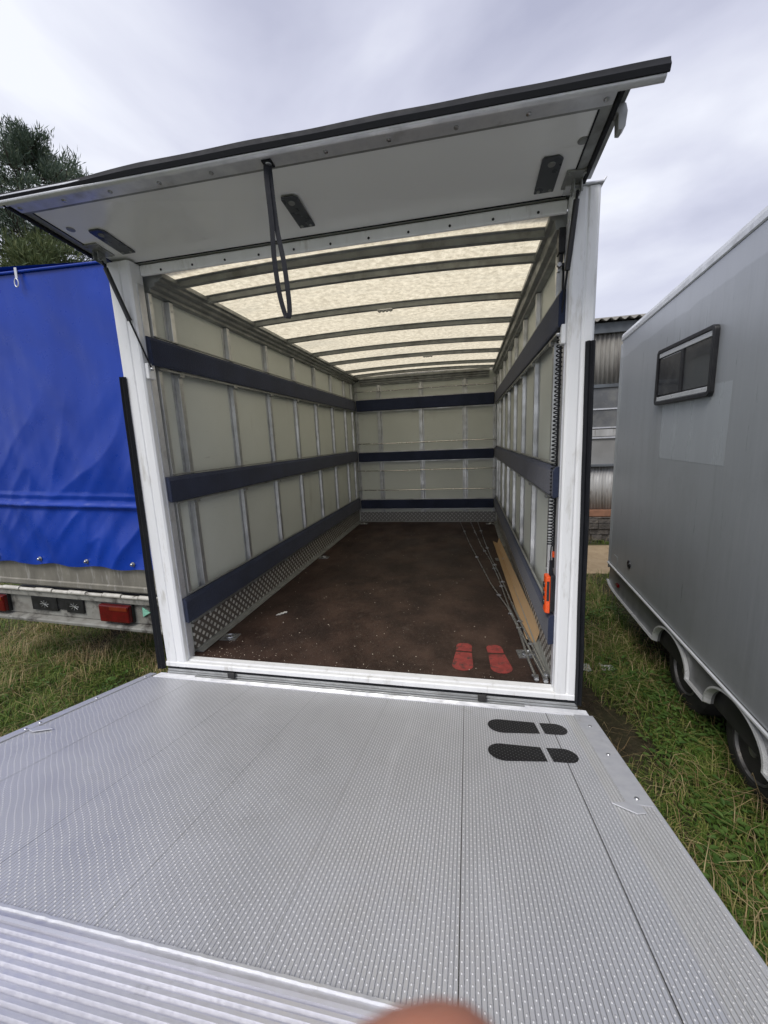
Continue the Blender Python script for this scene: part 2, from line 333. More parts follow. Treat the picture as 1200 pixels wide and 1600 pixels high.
# ------------------------------------------------------------------ mesh helpers
class MB:
    def __init__(s): s.v = []; s.f = []; s.g = []
    def add(s, vs, fs):
        s.g.append((len(s.v), len(s.f))); o = len(s.v); s.v += [tuple(v) for v in vs]; s.f += [tuple(i+o for i in f) for f in fs]; return s
    def box(s, x0, x1, y0, y1, z0, z1):
        x0, x1 = min(x0, x1), max(x0, x1); y0, y1 = min(y0, y1), max(y0, y1); z0, z1 = min(z0, z1), max(z0, z1)
        return s.add([(x0,y0,z0),(x1,y0,z0),(x1,y1,z0),(x0,y1,z0),(x0,y0,z1),(x1,y0,z1),(x1,y1,z1),(x0,y1,z1)],
                     [(0,3,2,1),(4,5,6,7),(0,1,5,4),(1,2,6,5),(2,3,7,6),(3,0,4,7)])
    def prism(s, prof, ax, a0, a1):
        """closed 2-D profile swept along axis ax; profile coords are the two other axes in order"""
        n = len(prof); vs = []
        for a in (a0, a1):
            for p, q in prof:
                vs.append({'x': (a, p, q), 'y': (p, a, q), 'z': (p, q, a)}[ax])
        fs = [tuple(range(n))[::-1], tuple(range(n, 2*n))] + [(i, (i+1) % n, n+(i+1) % n, n+i) for i in range(n)]
        return s.add(vs, fs)
    def tube(s, path, r, n=8, cap=True, rs=None):
        P = [Vector(p) for p in path]; vs = []; fs = []
        t0 = (P[1]-P[0]).normalized(); up = Vector((0, 0, 1)) if abs(t0.z) < .9 else Vector((1, 0, 0))
        u = t0.cross(up).normalized()
        for i, p in enumerate(P):
            t = (P[min(i+1, len(P)-1)]-P[max(i-1, 0)]).normalized()
            u = (u - t*u.dot(t)).normalized(); w_ = t.cross(u)
            rr = rs[i] if rs else r
            for k in range(n):
                a = 2*math.pi*k/n; vs.append(p+u*math.cos(a)*rr+w_*math.sin(a)*rr)
        for i in range(len(P)-1):
            for k in range(n):
                fs.append((i*n+k, i*n+(k+1) % n, (i+1)*n+(k+1) % n, (i+1)*n+k))
        if cap: fs.append(tuple(range(n))[::-1]); fs.append(tuple((len(P)-1)*n+k for k in range(n)))
        return s.add(vs, fs)
    def cyl(s, a, b, r, n=16, r2=None): return s.tube([a, b], r, n, rs=[r, r if r2 is None else r2])
    def disc_stack(s, c, nrm, prof, n=20):
        """lathe: prof = [(radius, offset along nrm)]"""
        c = Vector(c); nrm = Vector(nrm).normalized(); up = Vector((0, 0, 1)) if abs(nrm.z) < .9 else Vector((1, 0, 0))
        u = nrm.cross(up).normalized(); w_ = nrm.cross(u); vs = []; fs = []
        for r, h in prof:
            for k in range(n):
                a = 2*math.pi*k/n; vs.append(c+nrm*h+(u*math.cos(a)+w_*math.sin(a))*max(r, 1e-5))
        for i in range(len(prof)-1):
            for k in range(n): fs.append((i*n+k, i*n+(k+1) % n, (i+1)*n+(k+1) % n, (i+1)*n+k))
        fs.append(tuple(range(n))[::-1]); fs.append(tuple((len(prof)-1)*n+k for k in range(n)))
        return s.add(vs, fs)
    def ribbon(s, path, width_dir, w_, th):
        P = [Vector(p) for p in path]; vs = []; fs = []
        for i, p in enumerate(P):
            t = (P[min(i+1, len(P)-1)]-P[max(i-1, 0)]).normalized(); wd = Vector(width_dir).normalized(); nn = t.cross(wd).normalized()
            for a, b in ((-1, -1), (1, -1), (1, 1), (-1, 1)): vs.append(p+wd*a*w_/2+nn*b*th/2)
        for i in range(len(P)-1):
            for k in range(4): fs.append((i*4+k, i*4+(k+1) % 4, (i+1)*4+(k+1) % 4, (i+1)*4+k))
        fs.append((3, 2, 1, 0)); m = (len(P)-1)*4; fs.append((m, m+1, m+2, m+3))
        return s.add(vs, fs)
    def each(s, name, mat, parent, bevel=0, smooth=False):
        out = []
        s.g.append((len(s.v), len(s.f)))
        for (v0, f0), (v1, f1) in zip(s.g, s.g[1:]):
            p = MB(); p.v = s.v[v0:v1]; p.f = [tuple(i-v0 for i in f) for f in s.f[f0:f1]]
            out.append(p.build(name, mat, parent, bevel, smooth))
        return out
    def build(s, name, mat, parent=None, bevel=0, smooth=False, fix=True):
        me = bpy.data.meshes.new(name); me.from_pydata(s.v, [], s.f)
        if fix:
            import bmesh
            bm = bmesh.new(); bm.from_mesh(me); bmesh.ops.recalc_face_normals(bm, faces=bm.faces); bm.to_mesh(me); bm.free()
        me.materials.append(mat)
        o = bpy.data.objects.new(name, me); COL.objects.link(o)
        if parent:
            o.parent = parent
            if parent.parent is None and not parent.get('local'): o.location = -Vector(parent.location)
        if smooth:
            for p in me.polygons: p.use_smooth = True
            if smooth != 'all':
                me.set_sharp_from_angle(angle=rad(40))
        if bevel:
            b = o.modifiers.new('bevel', 'BEVEL'); b.width = bevel; b.segments = 2; b.limit_method = 'ANGLE'; b.angle_limit = rad(40); b.harden_normals = False
        return o
def thing(name, label, cat, loc, rot=(0, 0, 0), group=None, local=False):
    o = bpy.data.objects.new(name, None); COL.objects.link(o); o.location = loc; o.rotation_euler = rot
    o['label'] = label; o['category'] = cat; o.empty_display_size = .2
    if group: o['group'] = group
    if local: o['local'] = 1
    return o
def tag(o, label, cat, group=None, kind=None):
    o['label'] = label; o['category'] = cat
    if group: o['group'] = group
    if kind: o['kind'] = kind
    return o

G = -0.85      # ground level; z = 0 is the load floor
# ------------------------------------------------------------------ setting: ground, sandy track
def gh(x, y):
    return .03*noise.noise(Vector((x*.9, y*.9, 0)))+.012*noise.noise(Vector((x*4, y*4, 3)))
mb = MB(); N = 150; xs = []
def spread(i, n, near, far):
    t = 2*i/n-1; return math.copysign(near*abs(t)+(far-near)*abs(t)**7, t)
gx = [spread(i, N, 9, 400) for i in range(N+1)]; gy = [spread(i, N, 9, 400)+2 for i in range(N+1)]
for y in gy:
    for x in gx: mb.v.append((x, y, G+(gh(x, y) if abs(x) < 9 and abs(y) < 11 else 0)))
for j in range(N):
    for i in range(N): a = j*(N+1)+i; mb.f.append((a, a+1, a+N+2, a+N+1))
o = mb.build('ground', M['ground'], smooth='all', fix=False); o['kind'] = 'structure'
mb = MB(); n = 60
for j in range(13):
    for i in range(n+1):
        x = -3+12*i/n; y0 = 4.28+.10*noise.noise(Vector((x*1.5, 0, 5))); y = y0+(5.98-y0)*j/12
        mb.v.append((x, y, G+gh(x, y)+.022+(.0 if 0 < j < 12 else -.03)))
for j in range(12):
    for i in range(n): a = j*(n+1)+i; mb.f.append((a, a+1, a+n+2, a+n+1))
o = mb.build('sandy_path', M['sand'], smooth='all', fix=False); o['kind'] = 'structure'

# ------------------------------------------------------------------ box truck
T = thing('box_truck', 'white framed box truck, open at the back, with padded rails and an aluminium tail lift', 'truck', (0, 2.0, G))
D = 4.12
ov = -.035
# floor, chassis
fl = MB().box(-1.075, 1.075, .042, D+.01, -.03, 0).build('cargo_floor', M['floor'], T)
ch = MB()
for x in (-.45, .45): ch.box(x-.05, x+.05, .25, 5.6, -.32, -.14)
for y in (.3, .9, 1.5, 2.1, 2.7, 3.3, 3.9): ch.box(-1.05, 1.05, y-.03, y+.03, -.135, -.032)
ch.build('chassis_frame', M['dark_steel'], T)
for y in (2.7, 5.0):
    for x in (-.93, .93):
        s_ = 1 if x > 0 else -1
        wh = MB().disc_stack((x, y, G+.34), (s_, 0, 0), [(.18, -.11), (.31, -.11), (.34, -.08), (.34, .08), (.31, .11), (.21, .11), (.20, .07)], 32).build('wheel', M['tyre'], T, smooth=True)
        MB().disc_stack((x, y, G+.34), (s_, 0, 0), [(.195, .02), (.20, .095), (.18, .10), (.15, .06), (.06, .07), (.05, .10), (.01, .10)], 28).build('rim', M['rim'], wh, smooth=True)
# cab behind the box (hidden from here, kept plain but complete)
cb = MB().prism([(4.28, -.45), (6.05, -.45), (6.10, .05), (5.75, .35), (5.35, 1.25), (4.28, 1.35)], 'x', -.95, .95).build('cab', M['white_paint'], T, .03)
MB().prism([(4.6, .40), (5.35, .40), (5.15, 1.1), (4.6, 1.1)], 'x', .951, .958).build('side_window', M['glass'], cb)
MB().prism([(4.6, .40), (5.35, .40), (5.15, 1.1), (4.6, 1.1)], 'x', -.958, -.951).build('side_window', M['glass'], cb)
MB().add([(-.8, 5.752, .42), (.8, 5.752, .42), (.75, 5.41, 1.18), (-.75, 5.41, 1.18)], [(0, 1, 2, 3)]).build('windscreen', M['glass'], cb)

POSTS = [.25, .82, 1.385, 1.945, 2.505, 3.075, 3.64]
ZR = [(1.725, 1.88), (.975, 1.125), (.235, .395)]
def hat_post(y, sx, z0, z1, w_=.034, fl_=.080):
    m = MB()
    m.box(sx*1.0755, sx*1.072, y-fl_/2, y+fl_/2, z0, z1)          # flange on the panel
    m.prism([(sx*1.0715, y-w_/2-.006), (sx*1.0715, y+w_/2+.006), (sx*1.047, y+w_/2), (sx*1.047, y-w_/2)], 'z', z0, z1)
    for k in range(9):
        z = z0+.09+k*(z1-z0-.18)/8
        m.disc_stack((sx*1.0715, y-fl_/2+.012, z), (-sx, 0, 0), [(.005, 0), (.004, .003)], 8)
        m.disc_stack((sx*1.0465, y, z+.04), (-sx, 0, 0), [(.005, 0), (.004, .003)], 8)
    return m
for sx in (-1, 1):
    wl = MB().box(sx*1.0765, sx*1.088, .064, D+.04, -.06, 2.19).build('side_wall', M['panel'], T)
    for y in [.092]+POSTS+[4.0]:
        hat_post(y, sx, .215, 2.112, .026 if y in (.092, 4.0) else .034, .05 if y in (.092, 4.0) else .086).build('wall_post', M['alu'], wl, .0015)
    xr_ = .955 if sx < 0 else .985
    # top rail : stepped profile that carries the roof bows
    MB().prism([(sx*1.076, 2.115), (sx*1.04, 2.118), (sx*1.038, 2.135), (sx*1.012, 2.14), (sx*1.008, 2.158), (sx*(xr_+.022), 2.163), (sx*(xr_+.020), 2.178), (sx*xr_, 2.182), (sx*xr_, 2.206), (sx*1.12, 2.206), (sx*1.12, 2.10), (sx*1.0885, 2.10), (sx*1.0885, 2.191), (sx*1.0762, 2.191)][::1], 'y', .0865, D+.05).build('roof_rail', M['alu_dull'], T, .002)
    for k, (z0, z1) in enumerate(ZR):
        xf = 1.018
        pr = [(sx*1.046, z0+.008), (sx*(xf+.004), z0), (sx*xf, z0+.012), (sx*xf, z1-.024), (sx*(xf+.010), z1-.006), (sx*1.046, z1)]
        pad = MB()
        ys = [.012+i*(D-.075-.012)/30 for i in range(31)]
        for y in ys:
            for (px_, pz_) in pr:
                pad.v.append((px_+sx*.0015*noise.noise(Vector((y*3, pz_*5, k))), y, pz_+.0025*noise.noise(Vector((y*2.2, k, sx*3)))))
        q = len(pr)
        for i in range(30):
            for j in range(q): pad.f.append((i*q+j, i*q+(j+1) % q, (i+1)*q+(j+1) % q, (i+1)*q+j))
        pad.f.append(tuple(range(q))); pad.f.append(tuple(30*q+j for j in range(q)))
        p = pad.build('padded_rail', M['carpet'], T, .004)
        r = MB()
        r.box(sx*1.0465, sx*1.030, .075, D-.02, z0-.013, z0-.003)
        r.box(sx*1.0465, sx*1.034, .075, D-.02, z1+.004, z1+.011)
        for y in POSTS: r.box(sx*1.047, sx*1.030, y-.02, y+.02, z0-.030, z0-.013)
        r.build('rail_carrier', M['alu_dull'], p, .001)
    kp = MB().box(sx*1.062, sx*1.0755, .095, D-.01, .022, .196).build('kick_plate', M['tread'], T)
    MB().box(sx*1.058, sx*1.0755, .095, D-.01, .197, .213).build('kick_plate_cap', M['alu_dull'], kp, .001)
    MB().prism([(sx*1.0755, .002), (sx*1.015, .002), (sx*1.012, .008), (sx*1.045, .013), (sx*1.050, .0215), (sx*1.0755, .0215)], 'y', .095, D-.01).build('floor_trim', M['alu_dull'], kp, .001)
# front wall of the load space
fw = MB().box(-1.076, 1.076, D, D+.012, -.02, 2.19).build('front_wall', M['panel'], T)
for x in (-1.03, -.665, -.03, .605, 1.03):
    m = MB(); ww = .026 if abs(x) < 1 else .02
    m.box(x-ww-.012, x+ww+.012, D-.0035, D-.0005, .16, 2.09)
    m.prism([(x-ww+.004, D-.004), (x+ww-.004, D-.004), (x+ww-.010, D-.03), (x-ww+.010, D-.03)], 'z', .16, 2.09)
    m.build('wall_post', M['alu'], fw, .0015)
for (z0, z1) in ((1.715, 1.878), (.957, 1.094), (.222, .358)):
    p = MB().box(-1.012, 1.012, D-.075, D-.032, z0, z1).build('padded_rail', M['carpet'], fw, .01)
    MB().box(-1.03, 1.03, D-.045, D-.0315, z0-.018, z0-.003).box(-1.03, 1.03, D-.045, D-.0315, z1+.003, z1+.014).build('rail_carrier', M['alu'], p, .001)
for z in (1.995, 1.225, .812, .512):
    m = MB().tube([(-1.03, D-.062, z+.004), (-.4, D-.062, z-.003), (.3, D-.062, z+.002), (1.03, D-.062, z)], .0075, 8)
    for x in (-1.03, 1.03): m.disc_stack((x-.006, D-.062, z), (1, 0, 0), [(.016, 0), (.016, .012)], 12)
    for x in (-.665, -.03, .605): m.box(x-.012, x+.012, D-.055, D-.0305, z-.011, z+.011)
    m.build('lashing_bar', M['chrome'], fw, smooth=True)
kp = MB().box(-1.045, 1.045, D-.016, D-.0045, .012, .158).build('kick_plate', M['tread_back'], T)
MB().box(-1.045, 1.045, D-.04, D-.017, .002, .011).build('floor_trim', M['alu_dull'], kp)
MB().prism([(D-.001, 2.092), (D-.03, 2.092), (D-.03, 2.108), (D-.05, 2.112), (D-.05, 2.135), (D-.07, 2.14), (D-.07, 2.165), (D-.10, 2.17), (D-.10, 2.206), (D+.05, 2.206), (D+.05, 2.1915), (D-.001, 2.1915)], 'x', -.944, .944).build('front_header', M['alu_dull'], T, .002)
# roof: translucent sheet on arched bows
def arch(x): return .032*(1-(x/1.1)**2)
mb = MB(); nx, ny = 40, 60
for j in range(ny+1):
    y = .10+(D+.04-.10)*j/ny
    for i in range(nx+1):
        x = -1.115+2.23*i/nx
        mb.v.append((x, y, 2.2085+arch(x)+.002*noise.noise(Vector((x*3, y*3, 0)))))
for j in range(ny):
    for i in range(nx): a = j*(nx+1)+i; mb.f.append((a, a+1, a+nx+2, a+nx+1))
mb.build('roof_sheet', M['roof'], T, smooth='all', fix=False)
BOWS = [.235, .50, 1.07, 1.645, 2.27, 2.82, 3.46, 3.86]
for k, yb in enumerate(BOWS):
    m = MB(); prof = [(-.034, .0), (-.034, -.005), (-.020, -.008), (-.015, -.036), (.015, -.036), (.020, -.008), (.034, -.005), (.034, 0)]
    n = 24
    for i in range(n+1):
        x = -.99+1.98*i/n
        for (py, pz) in prof: m.v.append((x, yb+py, 2.2035+arch(x)*.98+pz))
    q = len(prof)
    for i in range(n):
        for j in range(q): m.f.append((i*q+j, i*q+(j+1) % q, (i+1)*q+(j+1) % q, (i+1)*q+j))
    m.f.append(tuple(range(q))); m.f.append(tuple(n*q+j for j in range(q)))
    b = m.build('roof_bow', M['alu_dull'], T, .0015)
    if k in (2, 5):
        xx = .06 if k == 2 else .20
        bk = MB()
        z = 2.2035+arch(xx)-.036
        bk.box(xx-.055, xx+.055, yb-.017, yb+.017, z-.008, z-.001)
        for d in (-.04, -.013, .013, .04): bk.disc_stack((xx+d, yb, z-.008), (0, 0, -1), [(.011, 0), (.011, .006), (.006, .010)], 10)
        bk.build('bow_joint_bracket', M['steel'], b)

# rear frame
for sx, xi, xo in ((-1, -1.052, -1.190), (1, 1.050, 1.156)):
    pr = [(xi, .062), (xi, -.018), (xi+sx*.010, -.026), (xi+sx*.050, -.026), (xi+sx*.053, -.021), (xi+sx*.060, -.021), (xi+sx*.063, -.026), (xo-sx*.010, -.026), (xo, -.016), (xo, .062)]
    p = MB().prism(pr, 'z', -.035, 2.235).build('door_post', M['white_paint'], T, .003)
    # inner lip
    MB().box(xi, xi-sx*.004, .012, .055, .0045, 2.139).build('post_lip', M['alu_bright'], p)
    # folded rubber strip along the lower outer edge
    xt0, xt1 = (-1.196, -1.160) if sx < 0 else (1.160, 1.118)
    xb0, xb1 = (-1.246, -1.190) if sx < 0 else (1.178, 1.143)
    zt = 1.67 if sx < 0 else 1.65
    m = MB(); n = 26
    for i in range(n+1):
        t = i/n; z = zt+(-.045-zt)*t; wv = .003*noise.noise(Vector((z*3, sx, 0)))
        a, b_ = xt0+(xb0-xt0)*t+wv, xt1+(xb1-xt1)*t+wv*.6
        mid = (a+b_)/2
        for (x_, y_) in ((a, -.030), (a+.25*(b_-a), -.052), (mid, -.040), (b_-.25*(b_-a), -.050), (b_, -.030)): m.v.append((x_, y_, z))
    for i in range(n):
        for j in range(5): m.f.append((i*5+j, i*5+(j+1) % 5, (i+1)*5+(j+1) % 5, (i+1)*5+j))
    m.f.append((0, 1, 2, 3, 4)); m.f.append(tuple(n*5+j for j in range(5)))
    m.build('rubber_seal', M['rubber'], p, .002)
    if sx > 0:
        c = MB(); c.prism([(1.02, 2.2365), (1.02, 2.244), (1.158, 2.244), (1.168, 2.256), (1.171, 2.252), (1.162, 2.2365)], 'y', -.035, .027)
        c.build('post_cap', M['alu_bright'], p, .002)
# header over the opening
h = MB().prism([(.050, 2.180), (.043, 2.186), (.042, 2.226), (.048, 2.234), (.0855, 2.234), (.0855, 2.202), (.066, 2.186)], 'x', -1.048, 1.046).build('door_header', M['white_paint'], T, .004)
m = MB()
for i in range(11):
    x = -.92+i*.185; m.disc_stack((x, .0417, 2.197), (0, -1, 0), [(.006, 0), (.005, .0025)], 10)
m.each('header_screw', M['plastic_black'], h)
MB().box(-1.18, 1.14, .0825, .14, 2.2365, 2.262).build('hinge_profile', M['alu_dull'], h, .002)
# sill
s_ = MB().prism([(-.030, -.030), (-.030, -.006), (-.024, -.001), (-.004, -.001), (-.002, -.005), (.002, -.005), (.004, .004), (.041, .004), (.041, -.030)], 'x', -1.188, 1.164).build('door_sill', M['white_paint'], T, .001)
MB().box(-1.185, 1.16, -.022, .029, -.050, -.0305).build('sill_seal', M['rubber'], s_, .003)
MB().box(-1.185, 1.16, -.024, .029, -.064, -.0505).box(-1.185, 1.16, -.030, .029, -.078, -.0655).build('sill_step', M['alu'], s_, .002)
m = MB()
for x in (-.74, .70): m.box(x-.022, x+.022, -.046, -.0305, -.070, -.036)
m.each('buffer_stop', M['dark_steel'], s_, .003)
MB().box(-1.2, 1.17, .03, .10, -.16, -.031).build('rear_crossmember', M['alu'], T, .003)
# loading floor details
def sole(pts_fn, cx, cy, L, Wd, ang, z, gap=.012, heel_first=False):
    """boot sole outline in two pieces (forefoot, heel) lying in the xy plane"""
    out = []
    def outline(a0, a1, w0, w1, round0, round1):
        P = []; n = 10
        if round0:
            for i in range(n+1):
                t = math.pi/2+math.pi*i/n; P.append((a0+round0*(1+math.cos(t)), w0*math.sin(t)))
        else: P += [(a0, w0), (a0, -w0)]
        if round1:
            for i in range(n+1):
                t = -math.pi/2+math.pi*i/n; P.append((a1-round1*(1-math.cos(t)), w1*math.sin(t)))
        else: P += [(a1, -w1), (a1, w1)]
        return P
    h1 = L*.66
    for pts in (outline(0, h1-gap/2, Wd*.50, Wd*.40, L*.17, 0), outline(h1+gap/2, L, Wd*.39, Wd*.40, 0, L*.13)):
        ca, sa = math.cos(ang), math.sin(ang)
        out.append([(cx+(p-L/2)*ca-q*sa, cy+(p-L/2)*sa+q*ca) for p, q in pts])
    return out
m1 = MB()
for cx, ang in ((.603, rad(88)), (.800, rad(97))):
    m = MB()
    for pl in sole(None, cx, .262, .305, .118, ang, 0, .018):
        m.prism(pl, 'z', .0005, .0022)
    m.build('footprint_marking', M['foot_red'], fl)
def ring_plate(x, y, rz):
    m = MB(); c, s2 = math.cos(rz), math.sin(rz)
    def R_(a, b): return (x+a*c-b*s2, y+a*s2+b*c)
    m.prism([R_(-.055, -.045), R_(.055, -.045), R_(.055, .045), R_(-.055, .045)], 'z', .0005, .004)
    pts_ = [(*R_(.030*math.cos(2*math.pi*i/20), .026*math.sin(2*math.pi*i/20)), .010) for i in range(21)]
    m.tube(pts_, .0045, 6, cap=False)
    m.disc_stack((x, y, .004), (0, 0, 1), [(.018, 0), (.014, .004), (.003, .005)], 16)
    return m.build('lashing_ring', M['steel'], fl, smooth=True)
for x, y in ((-.955, .30), (-.955, 2.15), (-.955, 3.95), (.955, 3.95), (.97, .33), (.97, 2.2)): ring_plate(x, y, .1)

# ---- lifting top door
FL = MB(); xl, xr, y0, yn, z0 = -1.211, 1.076, .067, -.451, 2.240
FL.box(xl, xr, yn, y0, z0+.004, z0+.034)
flap = FL.build('top_door', M['door_skin'], T, .002)
MB().prism([(xl+.005, z0+.0035), (xr-.005, z0+.0035), (xr-.005, z0-.006), (xl+.005, z0-.006)], 'y', yn+.001, yn+.052).build('edge_strip', M['alu_bright'], flap, .0015)
m = MB()
for i in range(11):
    x = xl+.03+i*(xr-xl-.06)/10; m.disc_stack((x, yn+.026, z0-.0062), (0, 0, -1), [(.0085, 0), (.008, .003), (.004, .0045)], 12)
m.each('strip_screw', M['steel'], flap, smooth=True)
MB().box(xl+.003, xr-.003, yn+.0525, yn+.066, z0-.002, z0+.0036).build('strip_shadow_gap', M['alu_dull'], flap)
# black rubber gasket round the other three sides, and a thin inset line
m = MB(); m.box(xl-.016, xl-.0005, yn-.01, y0+.014, z0-.012, z0+.03); m.box(xr+.0005, xr+.016, yn-.01, y0+.014, z0-.008, z0+.03); m.box(xl-.0004, xr+.0004, y0+.0005, y0+.014, z0-.012, z0+.03)
m.build('gasket', M['rubber'], flap, .003)
m = MB(); g = .035
m.box(xl+g, xl+g+.005, yn+.07, y0-.020, z0+.001, z0+.0038); m.box(xr-g-.005, xr-g, yn+.07, y0-.020, z0+.001, z0+.0038); m.box(xl+g, xr-g, y0-.026, y0-.0205, z0+.001, z0+.0038)
m.each('inset_line', M['rubber'], flap)
m = MB(); m.box(xl+.0005, xl+g-.001, yn+.067, y0-.001, z0+.0015, z0+.0037); m.box(xr-g+.001, xr-.0005, yn+.067, y0-.001, z0+.0015, z0+.0037)
m.each('border_profile', M['alu_dull'], flap)
def plate(x, ya, yb, wd, lean=0, zz=z0):
    m = MB(); c_ = .018
    P = [(x-wd/2, yb), (x+wd/2, yb), (x+wd/2, ya+c_), (x+wd/2-c_, ya), (x-wd/2+c_*.3, ya), (x-wd/2, ya+c_*.6)]
    m.prism(P, 'z', zz-.003, zz+.0034)
    o_ = m.build('cover_plate', M['plate_dark'], flap, .0015)
    b = MB(); b.disc_stack((x, ya+.035, zz-.0033), (0, 0, -1), [(.014, 0), (.012, .003), (.003, .004)], 14)
    for d in (-1, 1): b.disc_stack((x+d*(wd/2-.015), yb-.016, zz-.0033), (0, 0, -1), [(.007, 0), (.006, .004)], 10)
    b.each('plate_bolt', M['alu_dull'], flap, smooth=True)
plate(-.075, -.235, -.030, .072); plate(-1.02, -.235, -.045, .075); plate(.94, -.208, -.008, .075)
for x in (-1.125, 1.025):
    m = MB(); m.disc_stack((x, -.255, z0+.0035), (0, 0, -1), [(.018, 0), (.017, .002), (.011, .002), (.010, .004), (.003, .004)], 18); m.build('plug', M['alu_dull'], flap, smooth=True)
    # strut bracket on the flap
    sx = -1 if x < 0 else 1
    xb = 1.046 if sx > 0 else -1.146; by = 0 if sx > 0 else -.036
    m = MB(); m.box(xb-.04, xb+.04, -.115+by, -.01+by, z0-.0035, z0+.0034); m.box(xb+sx*.022, xb+sx*.027, -.075+by, -.03+by, z0-.045, z0-.0036); m.box(xb-sx*.006, xb-sx*.001, -.075+by, -.03+by, z0-.045, z0-.0036)
    m.cyl((xb-sx*.012, -.052+by, z0-.034), (xb+sx*.034, -.052+by, z0-.034), .006, 10)
    for d in (-.028, .028):
        for e_ in (-.10, -.02): m.disc_stack((xb+d, e_+by, z0-.0036), (0, 0, -1), [(.007, 0), (.006, .004)], 8)
    m.build('strut_bracket', M['alu_dull'], flap, .001)
# near edge beam with tall rubber lip
be = MB().prism([(yn-.0005, 2.228), (yn-.008, 2.229), (yn-.017, 2.233), (yn-.019, 2.238), (yn-.018, 2.262), (yn-.0005, 2.262)], 'x', -1.42, 1.190).build('edge_beam', M['alu_bright'], flap, .002)
m = MB(); n = 90
for i in range(n+1):
    x = -1.42+2.615*i/n
    sag = 0
    if x < -.55: sag = .009*min(1, (-.55-x)/.35)
    sag += .002*noise.noise(Vector((x*4, 0, 0)))
    for (y_, z_) in ((yn-.0190, 2.2395), (yn-.023, 2.240), (yn-.029, 2.254-sag*.4), (yn-.023, 2.266-sag), (yn-.021, 2.276-sag), (yn-.015, 2.275-sag), (yn-.0185, 2.26-sag*.4)):
        m.v.append((x+.0*z_, y_+sag*.6, z_))
for i in range(n):
    for j in range(7): m.f.append((i*7+j, i*7+(j+1) % 7, (i+1)*7+(j+1) % 7, (i+1)*7+j))
m.f.append(tuple(range(7))); m.f.append(tuple(n*7+j for j in range(7)))
m.build('rubber_lip', M['rubber'], flap, smooth=True)
MB().prism([(1.093, 2.265), (1.122, 2.262), (1.128, 2.240), (1.124, 2.200), (1.114, 2.188), (1.102, 2.190), (1.100, 2.236), (1.093, 2.240)], 'y', -.36, -.325).prism([(1.093, 2.2755), (1.12, 2.2755), (1.12, 2.2655), (1.093, 2.2655)], 'y', -.45, .0).build('end_bracket', M['alu_dull'], flap, .002)
# pull strap: one webbing folded into a long loop
def loop_strap():
    m = MB(); xa = -.062; ya = yn+.028
    P = [(xa-.006, ya-.006, z0-.010), (xa-.008, ya-.008, z0-.06), (xa-.004, ya-.006, z0-.20), (xa-.006, ya-.004, z0-.32), (xa+.000, ya, z0-.43), (xa+.012, ya+.004, z0-.50), (xa+.024, ya+.004, z0-.528), (xa+.034, ya+.004, z0-.51), (xa+.035, ya+.004, z0-.45), (xa+.026, ya+.006, z0-.33), (xa+.010, ya+.006, z0-.22), (xa+.004, ya+.003, z0-.10), (xa+.002, ya, z0-.010)]
    # smooth the path
    Q = []
    for i in range(len(P)-1):
        a, b, c, d = [Vector(P[max(0, min(len(P)-1, j))]) for j in (i-1, i, i+1, i+2)]
        for k in range(6):
            t = k/6; Q.append(.5*((2*b)+(c-a)*t+(2*a-5*b+4*c-d)*t*t+(3*b-a-3*c+d)*t**3))
    Q.append(Vector(P[-1]))
    m.ribbon(Q, (.91, .42, 0), .018, .0018)
    m.box(xa-.019, xa+.017, ya-.018, ya+.018, z0-.0115, z0-.0065)
    return m
o = loop_strap().build('pull_strap', M['webbing'], flap)
MB().disc_stack((-.062, yn+.028, z0-.0118), (0, 0, -1), [(.012, 0), (.011, .003), (.005, .005)], 14).build('strap_screw', M['steel'], flap, smooth=True)
def tilt_flap(o_):
    for v in o_.data.vertices:
        xn = (v.co.x-(xl+xr)/2)/((xr-xl)/2); v.co.z += (y0-v.co.y)/.52*(.041-.015*xn)
    for c in o_.children: tilt_flap(c)
tilt_flap(flap)
# gas struts
for sx, top, bot in ((-1, (-1.142, -.090, 2.212), (-1.022, .002, 1.705)), (1, (1.060, -.056, 2.210), (1.026, .030, 1.700))):
    a, b = Vector(top), Vector(bot); mid = a+(b-a)*.52
    g = MB().cyl(a+(b-a)*.06, mid, .0115, 14).cyl(mid, mid+(b-a)*.01, .0125, 14).build('gas_strut', M['plastic_black'], T, smooth=True)
    MB().cyl(mid, b, .0045, 10).cyl(a, a+(b-a)*.06, .005, 10).build('piston_rod', M['rubber'], g, smooth=True)
    m = MB(); m.disc_stack(bot, (-sx, 0, 0), [(.009, -.004), (.009, .006), (.005, .012)], 12)
    m.cyl((bot[0]-sx*.004, bot[1], bot[2]), (sx*1.05, bot[1], bot[2]-.002), .005, 8)
    m.build('ball_joint', M['steel'], g, smooth=True)
    MB().box(sx*1.030, sx*1.0495, -.015 if sx < 0 else .0, .035 if sx < 0 else .055, 1.655, 1.735).build('strut_mount', M['white_paint'], T, .004)
# limit switch box at top right with its cable
m = MB().box(1.018, 1.045, .055, .10, 2.035, 2.135).box(1.022, 1.04, .06, .095, 2.0, 2.034).build('switch_box', M['plastic_black'], T, .004)
MB().box(1.017, 1.03, .056, .075, 1.962, 2.0).disc_stack((1.022, .05, 1.985), (0, -1, 0), [(.012, 0), (.009, .01)], 12).build('switch_lever', M['steel'], m, .001)
# conduit down the post
MB().tube([(1.044, .075, 2.0), (1.044, .075, 1.2), (1.044, .075, .62)], .0045, 8).build('cable_conduit', M['plastic_black'], T, smooth=True)
MB().box(1.038, 1.0475, .064, .080, .675, .705).build('red_marker', M['orange'], T, .002)

